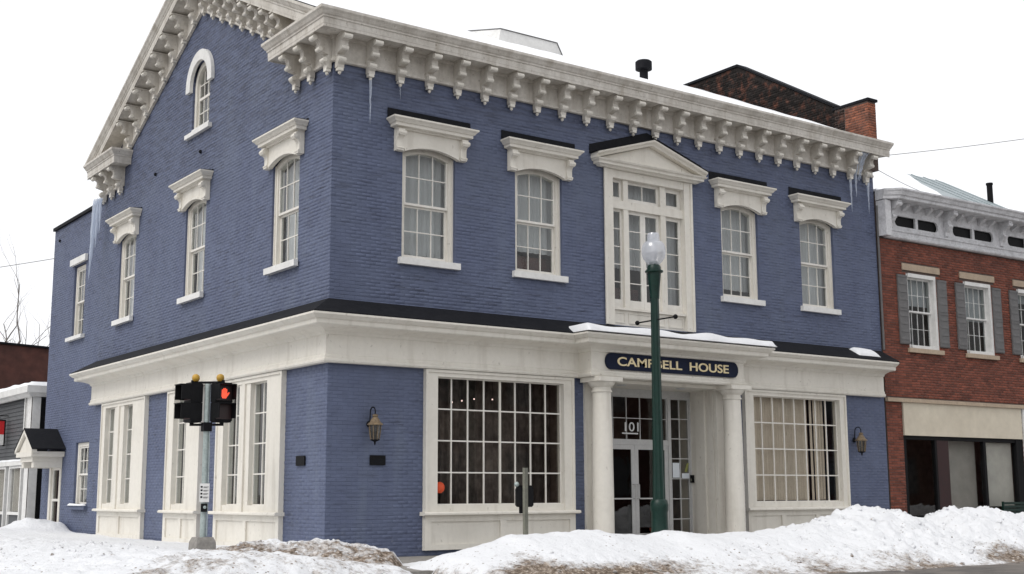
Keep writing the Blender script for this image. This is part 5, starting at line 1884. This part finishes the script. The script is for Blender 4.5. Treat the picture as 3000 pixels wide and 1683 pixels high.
# ================================================================== LEFT STREET: grey shop and brick building
SY = 19.3
gs = empty('shop', (0, SY, 0))
tag(gs, 'charcoal clapboard shop with white trim and snowy cornice past the blue wing', 'building')
mb = MB()
mb.box(0.1, 8, 0.1, 14, GROUND, 4.1)
mb.build('wall', SIDING, gs)
for k in range(15):
    z = 2.25 + k * 0.125
    MB().prism([(0.06, z), (0.045, z), (0.075, z + 0.135), (0.099, z + 0.135)], 0.9, 8.0, 'y') if False else None
    b_ = MB()
    b_.loft([[(0.099, y, z), (0.06, y, z), (0.085, y, z + 0.128), (0.099, y, z + 0.128)] for y in (0.62, 9.0)])
    b_.build('siding_board', SIDING, gs)
tr = MB()
tr.box(0.0, 0.099, 0.0, 0.55, 0.0, 4.12)            # corner board, street face
tr.box(0.0, 0.24, -0.02, 0.099, 0.0, 4.12)
tr.box(-0.08, 0.099, 0.1, 12, 2.05, 2.18)
tr.build('corner_board', WHITEP, gs)
tr = MB()
prof = [(0.0, 4.10), (0.10, 4.10), (0.16, 4.18), (0.24, 4.22), (0.24, 4.42), (0.0, 4.42)]
tr.loft([[(-p, 13, z) for p, z in prof], [(-p, -p, z) for p, z in prof], [(4.0, -p, z) for p, z in prof]])
tr.build('cornice', WHITEP, gs)
MB().box(0.241, 1.2, 0.0, 0.098, 0.0, 4.05).build('dark_recess', BLACKP, gs)
nwn = MB(); nwn.box(-0.01, 0.098, 0.56, 0.62, 2.3, 4.1); nwn.box(-0.01, 0.098, 0.80, 0.88, 2.3, 4.1); nwn.box(-0.01, 0.098, 0.62, 0.80, 3.0, 3.08)
nwn.build('narrow_window', WHITEP, gs)
MB().box(0.02, 0.05, 0.62, 0.80, 2.3, 4.1).build('pane', SHOPGLASS, gs)
for y0, y1 in ((0.75, 2.2), (2.6, 4.4)):
    f = MB()
    f.box(-0.03, 0.09, y0, y0 + 0.09, 0.1, 2.04); f.box(-0.03, 0.09, y1 - 0.09, y1, 0.1, 2.04); f.box(-0.03, 0.09, y0 + .09, y1 - .09, 0.55, 0.64); f.box(-0.03, 0.09, y0 + .09, y1 - .09, 1.97, 2.04)
    w = f.build('shop_window', WHITEP, gs)
    MB().box(0.05, 0.06, y0 + .09, y1 - .09, 0.64, 1.97).build('pane', SHOPGLASS, w)
    MB().box(0.068, 0.085, y0 + 0.12, y1 - 0.25, 0.66, 1.96).build('window_board', BOARD2, w)
    MB().box(0.03, 0.095, y0 + .09, y1 - .09, 0.1, 0.55).build('stall_riser', SIDING, w)
sgn = MB().box(-0.42, -0.06, 0.0, 0.12, 0.45, 0.88)
sgo2 = sgn.build('hanging_sign', REDSIGN, loc=(0, SY + 2.95, 2.62))
tag(sgo2, 'red and white box sign jutting from the charcoal shop', 'sign')
MB().box(-0.42, -0.06, 0.0, 0.12, 0.12, 0.449).build('lower_face', WHITEP, sgo2)
q = MB(); q.box(-0.06, -0.02, -0.01, 0.13, 0.08, 0.92); q.box(-0.46, -0.42, -0.01, 0.13, 0.08, 0.92); q.box(-0.42, -0.06, -0.01, 0.13, 0.88, 0.92); q.build('frame', BLACKP, sgo2)
MB().tube([(-0.2, 0.06, 0.92), (-0.2, 0.06, 1.05), (0.09, 0.06, 1.05)], 0.015, 6).build('bracket', BLACKP, sgo2)
snow_slab('roof_snow', -0.22, 3.0, SY - 0.2, SY + 12.5, lambda x, y: 4.424, 0.16, 'snow heaped along the cornice of the charcoal shop', 'snow', nx=24, ny=90, seed=12.0, edge=0.12)
snow_slab('ledge_snow', -0.08, 0.08, SY + 0.2, SY + 11.5, lambda x, y: 2.182, 0.07, 'thin snow on the ledge over the charcoal shop windows', 'snow', nx=6, ny=80, seed=13.0, edge=0.05)

bb = empty('brick_building', (-6, 35, 0))
tag(bb, 'plain dark red brick building rising behind the charcoal shop', 'building')
q = MB()
q.loft([[(0, 0, 0), (0, 0, 7.78), (18, 0, 7.05), (18, 0, 0)], [(0, 10, 0), (0, 10, 7.78), (18, 10, 7.05), (18, 10, 0)]])
q.build('wall', DBRICK, bb)
q = MB()
q.loft([[(-0.1, -0.1, 7.79), (-0.1, -0.1, 7.87), (18.1, -0.1, 7.13), (18.1, -0.1, 7.05)], [(-0.1, 10.1, 7.79), (-0.1, 10.1, 7.87), (18.1, 10.1, 7.13), (18.1, 10.1, 7.05)]])
q.build('coping', BLACKF, bb)


# ---- bare trees
def bare_tree(loc, height, seed, label, spread=1.0, lean=(0, 0)):
    rt = random.Random(seed)
    root = empty('bare_tree', loc)
    tag(root, label, 'tree')
    tb, bbm = MB(), MB()

    def grow(p, d, L, r, lev, mb_):
        path = [p]; rad = [r]
        n_ = 5
        q = p.copy(); dd = d.copy()
        for i in range(n_):
            dd = (dd + Vector((rt.uniform(-.16, .16), rt.uniform(-.16, .16), rt.uniform(-.04, .10))) * (0.4 if lev == 0 else 1)).normalized()
            q = q + dd * L / n_
            path.append(q.copy()); rad.append(r * (1 - 0.45 * (i + 1) / n_) if lev < 4 else r * (1 - 0.8 * (i + 1) / n_))
        mb_.tube(path, rad, 8 if lev < 2 else (5 if lev < 3 else 3), False)
        if lev >= 5: return
        nb_ = 3 if lev < 3 else 2
        for k in range(nb_ + (1 if lev == 0 else 0)):
            i = rt.randint(2, n_) if k else n_
            az = rt.uniform(0, 6.283)
            side = dd.orthogonal().normalized()
            side.rotate(Matrix.Rotation(az, 3, dd))
            nd = (dd * rt.uniform(0.7, 1.1) + side * rt.uniform(0.45, 0.85) * spread + Vector((0, 0, 0.1))).normalized()
            grow(path[i], nd, L * rt.uniform(0.62, 0.82), rad[i] * rt.uniform(0.55, 0.78), lev + 1, bbm)
    grow(Vector((0, 0, 0)), Vector((lean[0], lean[1], 1)).normalized(), height * 0.32, height * 0.018, 0, tb)
    tb.build('trunk', BARK, root, smooth=True)
    bbm.build('crown', BARK, root, smooth=True)
    return root


bare_tree((5.0, 46.5, 0), 17, 4, 'bare tree with thin branches behind the dark brick building')
bare_tree((21, -27, 0), 19, 8, 'bare street tree across the road mirrored in the upper window', 1.1)

# building across the street: out of view, added to darken the shop glass reflections
ob = empty('brick_building', (44, -27, 0))
tag(ob, 'unseen brown brick block added across the street to darken the shop glass reflections', 'building')
MB().box(-26, 26, -12, 0, -0.15, 8.5).build('wall', DBRICK, ob)
MB().box(-26.2, 26.2, -12.2, 0.2, 8.501, 8.75).build('coping', BLACKF, ob)
for k in range(14):
    for z in (1.0, 5.2):
        f = MB().box(-24.5 + k * 3.6, -23.1 + k * 3.6, 0.003, 0.06, z, z + 2.0)
        f.build('window', SIDING, ob)

# ================================================================== STREET FURNITURE
# pedestrian signal
PS = empty('pedestrian_signal', (-1.63, 1.53, 0.0))
tag(PS, 'grey pole with two black pedestrian signal heads, one showing a red hand', 'traffic signal')
MB().lathe([(0.052, 0.30), (0.052, 3.08), (0.048, 3.12)], 16).build('pole', GALV, PS, smooth=True)
q = MB()
q.loft([[(-0.18 * k, -0.18 * k, z), (0.18 * k, -0.18 * k, z), (0.18 * k, 0.18 * k, z), (-0.18 * k, 0.18 * k, z)] for k, z in ((1.05, 0.05), (1.0, 0.30), (0.80, 0.385))])
q.build('footing', CONC, PS)
rgt2 = Vector((rgt.x, rgt.y, 0)).normalized()


def head(side, rz, lit):
    c = rgt2 * (0.262 * side)
    h = MB()
    h.box(-0.165, 0.165, -0.10, 0.12, 0.005, 0.335)
    h.box(-0.165, 0.165, -0.10, 0.12, -0.335, -0.005)
    h.box(-0.15, 0.15, -0.09, 0.11, -0.36, 0.36)
    ho = h.build('signal_head', BLACKP, PS, loc=(c.x, c.y, 2.78), rz=rz)
    for z in (0.17, -0.17):
        v_ = MB()
        v_.box(-0.165, -0.15, -0.28, -0.101, z - 0.12, z + 0.155)
        v_.box(0.15, 0.165, -0.28, -0.101, z - 0.12, z + 0.155)
        v_.box(-0.15, 0.15, -0.30, -0.101, z + 0.14, z + 0.155)
        v_.build('visor', BLACKP, ho)
        MB().box(-0.145, 0.145, -0.106, -0.101, z - 0.135, z + 0.135).build('lens', LENS, ho)
    if lit:
        hd_ = MB()
        # raised hand: palm, wrist, four fingers and a thumb
        y0, y1 = -0.112, -0.107
        zc = 0.155
        hd_.prism([(-0.052, zc - 0.05), (-0.035, zc - 0.085), (0.035, zc - 0.085), (0.05, zc - 0.05), (0.052, zc + 0.012), (-0.052, zc + 0.012)], y0, y1, 'y')
        for i, L_ in enumerate((0.075, 0.098, 0.102, 0.085)):
            x = -0.052 + i * 0.0265
            hd_.prism([(x + 0.001, zc + 0.012), (x + 0.0235, zc + 0.012), (x + 0.0235, zc + L_ - 0.008), (x + 0.017, zc + L_), (x + 0.007, zc + L_), (x + 0.001, zc + L_ - 0.008)], y0, y1, 'y')
        hd_.prism([(0.05, zc - 0.05), (0.062, zc - 0.045), (0.098, zc + 0.015), (0.092, zc + 0.028), (0.08, zc + 0.025), (0.052, zc - 0.005)], y0, y1, 'y')
        hd_.build('hand_symbol', LITHAND, ho)
    y_ = MB().lathe([(0.045, 0.0), (0.066, 0.03), (0.072, 0.065), (0.062, 0.105), (0.035, 0.128), (0.005, 0.135)], 14, (c.x * 0.85, c.y * 0.85, 3.165))
    y_.build('cap', YELLOW, PS, smooth=True)
    return ho


LENS = principled('dark_signal_lens', **{'Base Color': (0.02, 0.006, 0.006, 1), 'Roughness': 0.4})
head(1, 0.0, True)
head(-1, -math.pi / 2, False)
a, b = rgt2 * 0.27, rgt2 * -0.27
for z, lo, hi in ((3.145, 3.10, 3.185), (2.38, 2.36, 2.44)):
    q = MB().tube([(a.x, a.y, z), (b.x, b.y, z)], 0.022, 8)
    for v_ in (a, b):
        q.tube([(v_.x, v_.y, lo), (v_.x, v_.y, hi)], 0.04, 8)
    q.build('bracket', BLACKP, PS)
MB().box(-0.075, 0.075, -0.075, 0.075, 2.26, 2.42).build('clamp', BLACKP, PS)
MB().tube([(0.03, -0.06, 2.3), (0.045, -0.065, 1.9), (0.05, -0.06, 0.4)], 0.009, 6).build('conduit', GALV, PS)
pl = MB().box(-0.085, 0.085, -0.066, -0.058, 1.0, 1.33)
plo = pl.build('placard', WHITEP, PS, rz=-0.30)
q = MB()
for i, z in enumerate((1.27, 1.21, 1.15, 1.09)):
    q.box(-0.07, -0.035, -0.0685, -0.0665, z - 0.016, z + 0.016)
    q.box(-0.02, 0.07, -0.0685, -0.0665, z - 0.004, z + 0.004)
    q.box(-0.02, 0.05, -0.0685, -0.0665, z - 0.02, z - 0.013)
q.build('print', BLACKP, plo)
bt = MB().box(-0.055, 0.055, -0.10, -0.05, 0.83, 0.975)
bto = bt.build('push_button', BLACKP, PS, rz=-0.30)
MB().lathe([(0.028, 0), (0.028, 0.015), (0.01, 0.02)], 12).build('button', GALV, bto, loc=(0.01, -0.10, 0.91)).rotation_euler = (math.pi / 2, 0, 0)

# street lamp
SL = empty('street_lamp', (5.20, -3.0, 0.0))
tag(SL, 'dark green street lamp post with clear acorn globe before the portico', 'street lamp')
MB().lathe([(0.19, 0.0), (0.19, 0.35), (0.168, 0.40), (0.155, 0.48), (0.150, 0.78), (0.163, 0.82), (0.170, 0.92), (0.15, 0.99), (0.125, 1.02)], 10).build('base', GREENP, SL, smooth=True)
pf = MB()
secs = []
for z, r_ in ((1.0, 0.118), (1.6, 0.104), (2.6, 0.094), (4.72, 0.079)):
    secs.append([(r_ * (1 - 0.07 * (i % 2)) * math.cos(2 * math.pi * i / 24), r_ * (1 - 0.07 * (i % 2)) * math.sin(2 * math.pi * i / 24), z) for i in range(24)])
pf.loft(secs)
pf.build('pole', GREENP, SL, smooth=False)
MB().lathe([(0.088, 4.70), (0.092, 4.80), (0.102, 4.92), (0.118, 5.06), (0.128, 5.18), (0.172, 5.20), (0.172, 5.225), (0.13, 5.235), (0.128, 5.30), (0.10, 5.34), (0.07, 5.40)], 20).build('fitter', GREENP, SL, smooth=True)
MB().lathe([(0.10, 5.33), (0.15, 5.39), (0.205, 5.47), (0.225, 5.56), (0.222, 5.65), (0.20, 5.73), (0.16, 5.775), (0.115, 5.79), (0.115, 5.90), (0.10, 5.94), (0.04, 5.955)], 16, cap=False).build('globe', GLOBE, SL, smooth=True)
MB().lathe([(0.05, 5.33), (0.045, 5.48), (0.06, 5.55), (0.06, 5.68), (0.02, 5.74)], 12).build('lamp_core', GREYW, SL, smooth=True)
q = MB().tube([(0, 0.50, 4.30), (0, -0.55, 4.30)], 0.014, 8)
q.ball((0, 0.50, 4.30), 0.045, 10, 6); q.ball((0, -0.55, 4.30), 0.045, 10, 6)
q.build('banner_arm', BLACKP, SL, smooth=True)

# short post with black box
SP = empty('signal_post', (2.56, -2.5, 0.0))
tag(SP, 'short grey post with a black box behind it standing in the snow bank', 'post')
q = MB().box(-0.045, 0.045, -0.025, 0.025, 0.0, 1.57)
q.build('post', GREYPOST, SP, rz=0.3)
h = MB()
ol = [(-0.15, 0.93), (-0.15, 1.20), (-0.11, 1.27), (0.11, 1.27), (0.15, 1.22), (0.15, 0.93), (0.12, 0.90), (-0.12, 0.90)]
h.prism(ol, 0.035, 0.17, 'y')
h.box(-0.09, -0.03, 0.05, 0.13, 0.79, 0.90)
h.build('box', BLACKP, SP, rz=-0.45)
MB().ball((-0.12, 0.09, 1.29), 0.045, 10, 6).build('lamp', GALV, SP, smooth=True)

# overhead cables
def cable(a, b, sag, r, label):
    a, b = Vector(a), Vector(b)
    path = []
    for i in range(25):
        t_ = i / 24
        p = a.lerp(b, t_)
        p.z -= sag * 4 * t_ * (1 - t_)
        path.append(p)
    o_ = MB().tube(path, r, 5).build('overhead_cable', WIRE, smooth=True)
    tag(o_, label, 'cable', 'overhead cables')


cable((-8.0, 26.5, 7.4), (0.03, 17.9, 8.15), 0.15, 0.012, 'thin cable reaching the blue wing from the left')
cable((15.6, 0.3, 9.75), (27.0, -4.1, 12.2), 0.15, 0.010, 'upper thin cable climbing right from the cornice end')
cable((15.65, 0.2, 9.55), (24.0, 3.6, 10.3), 0.1, 0.010, 'lower thin cable running over the white cornice')
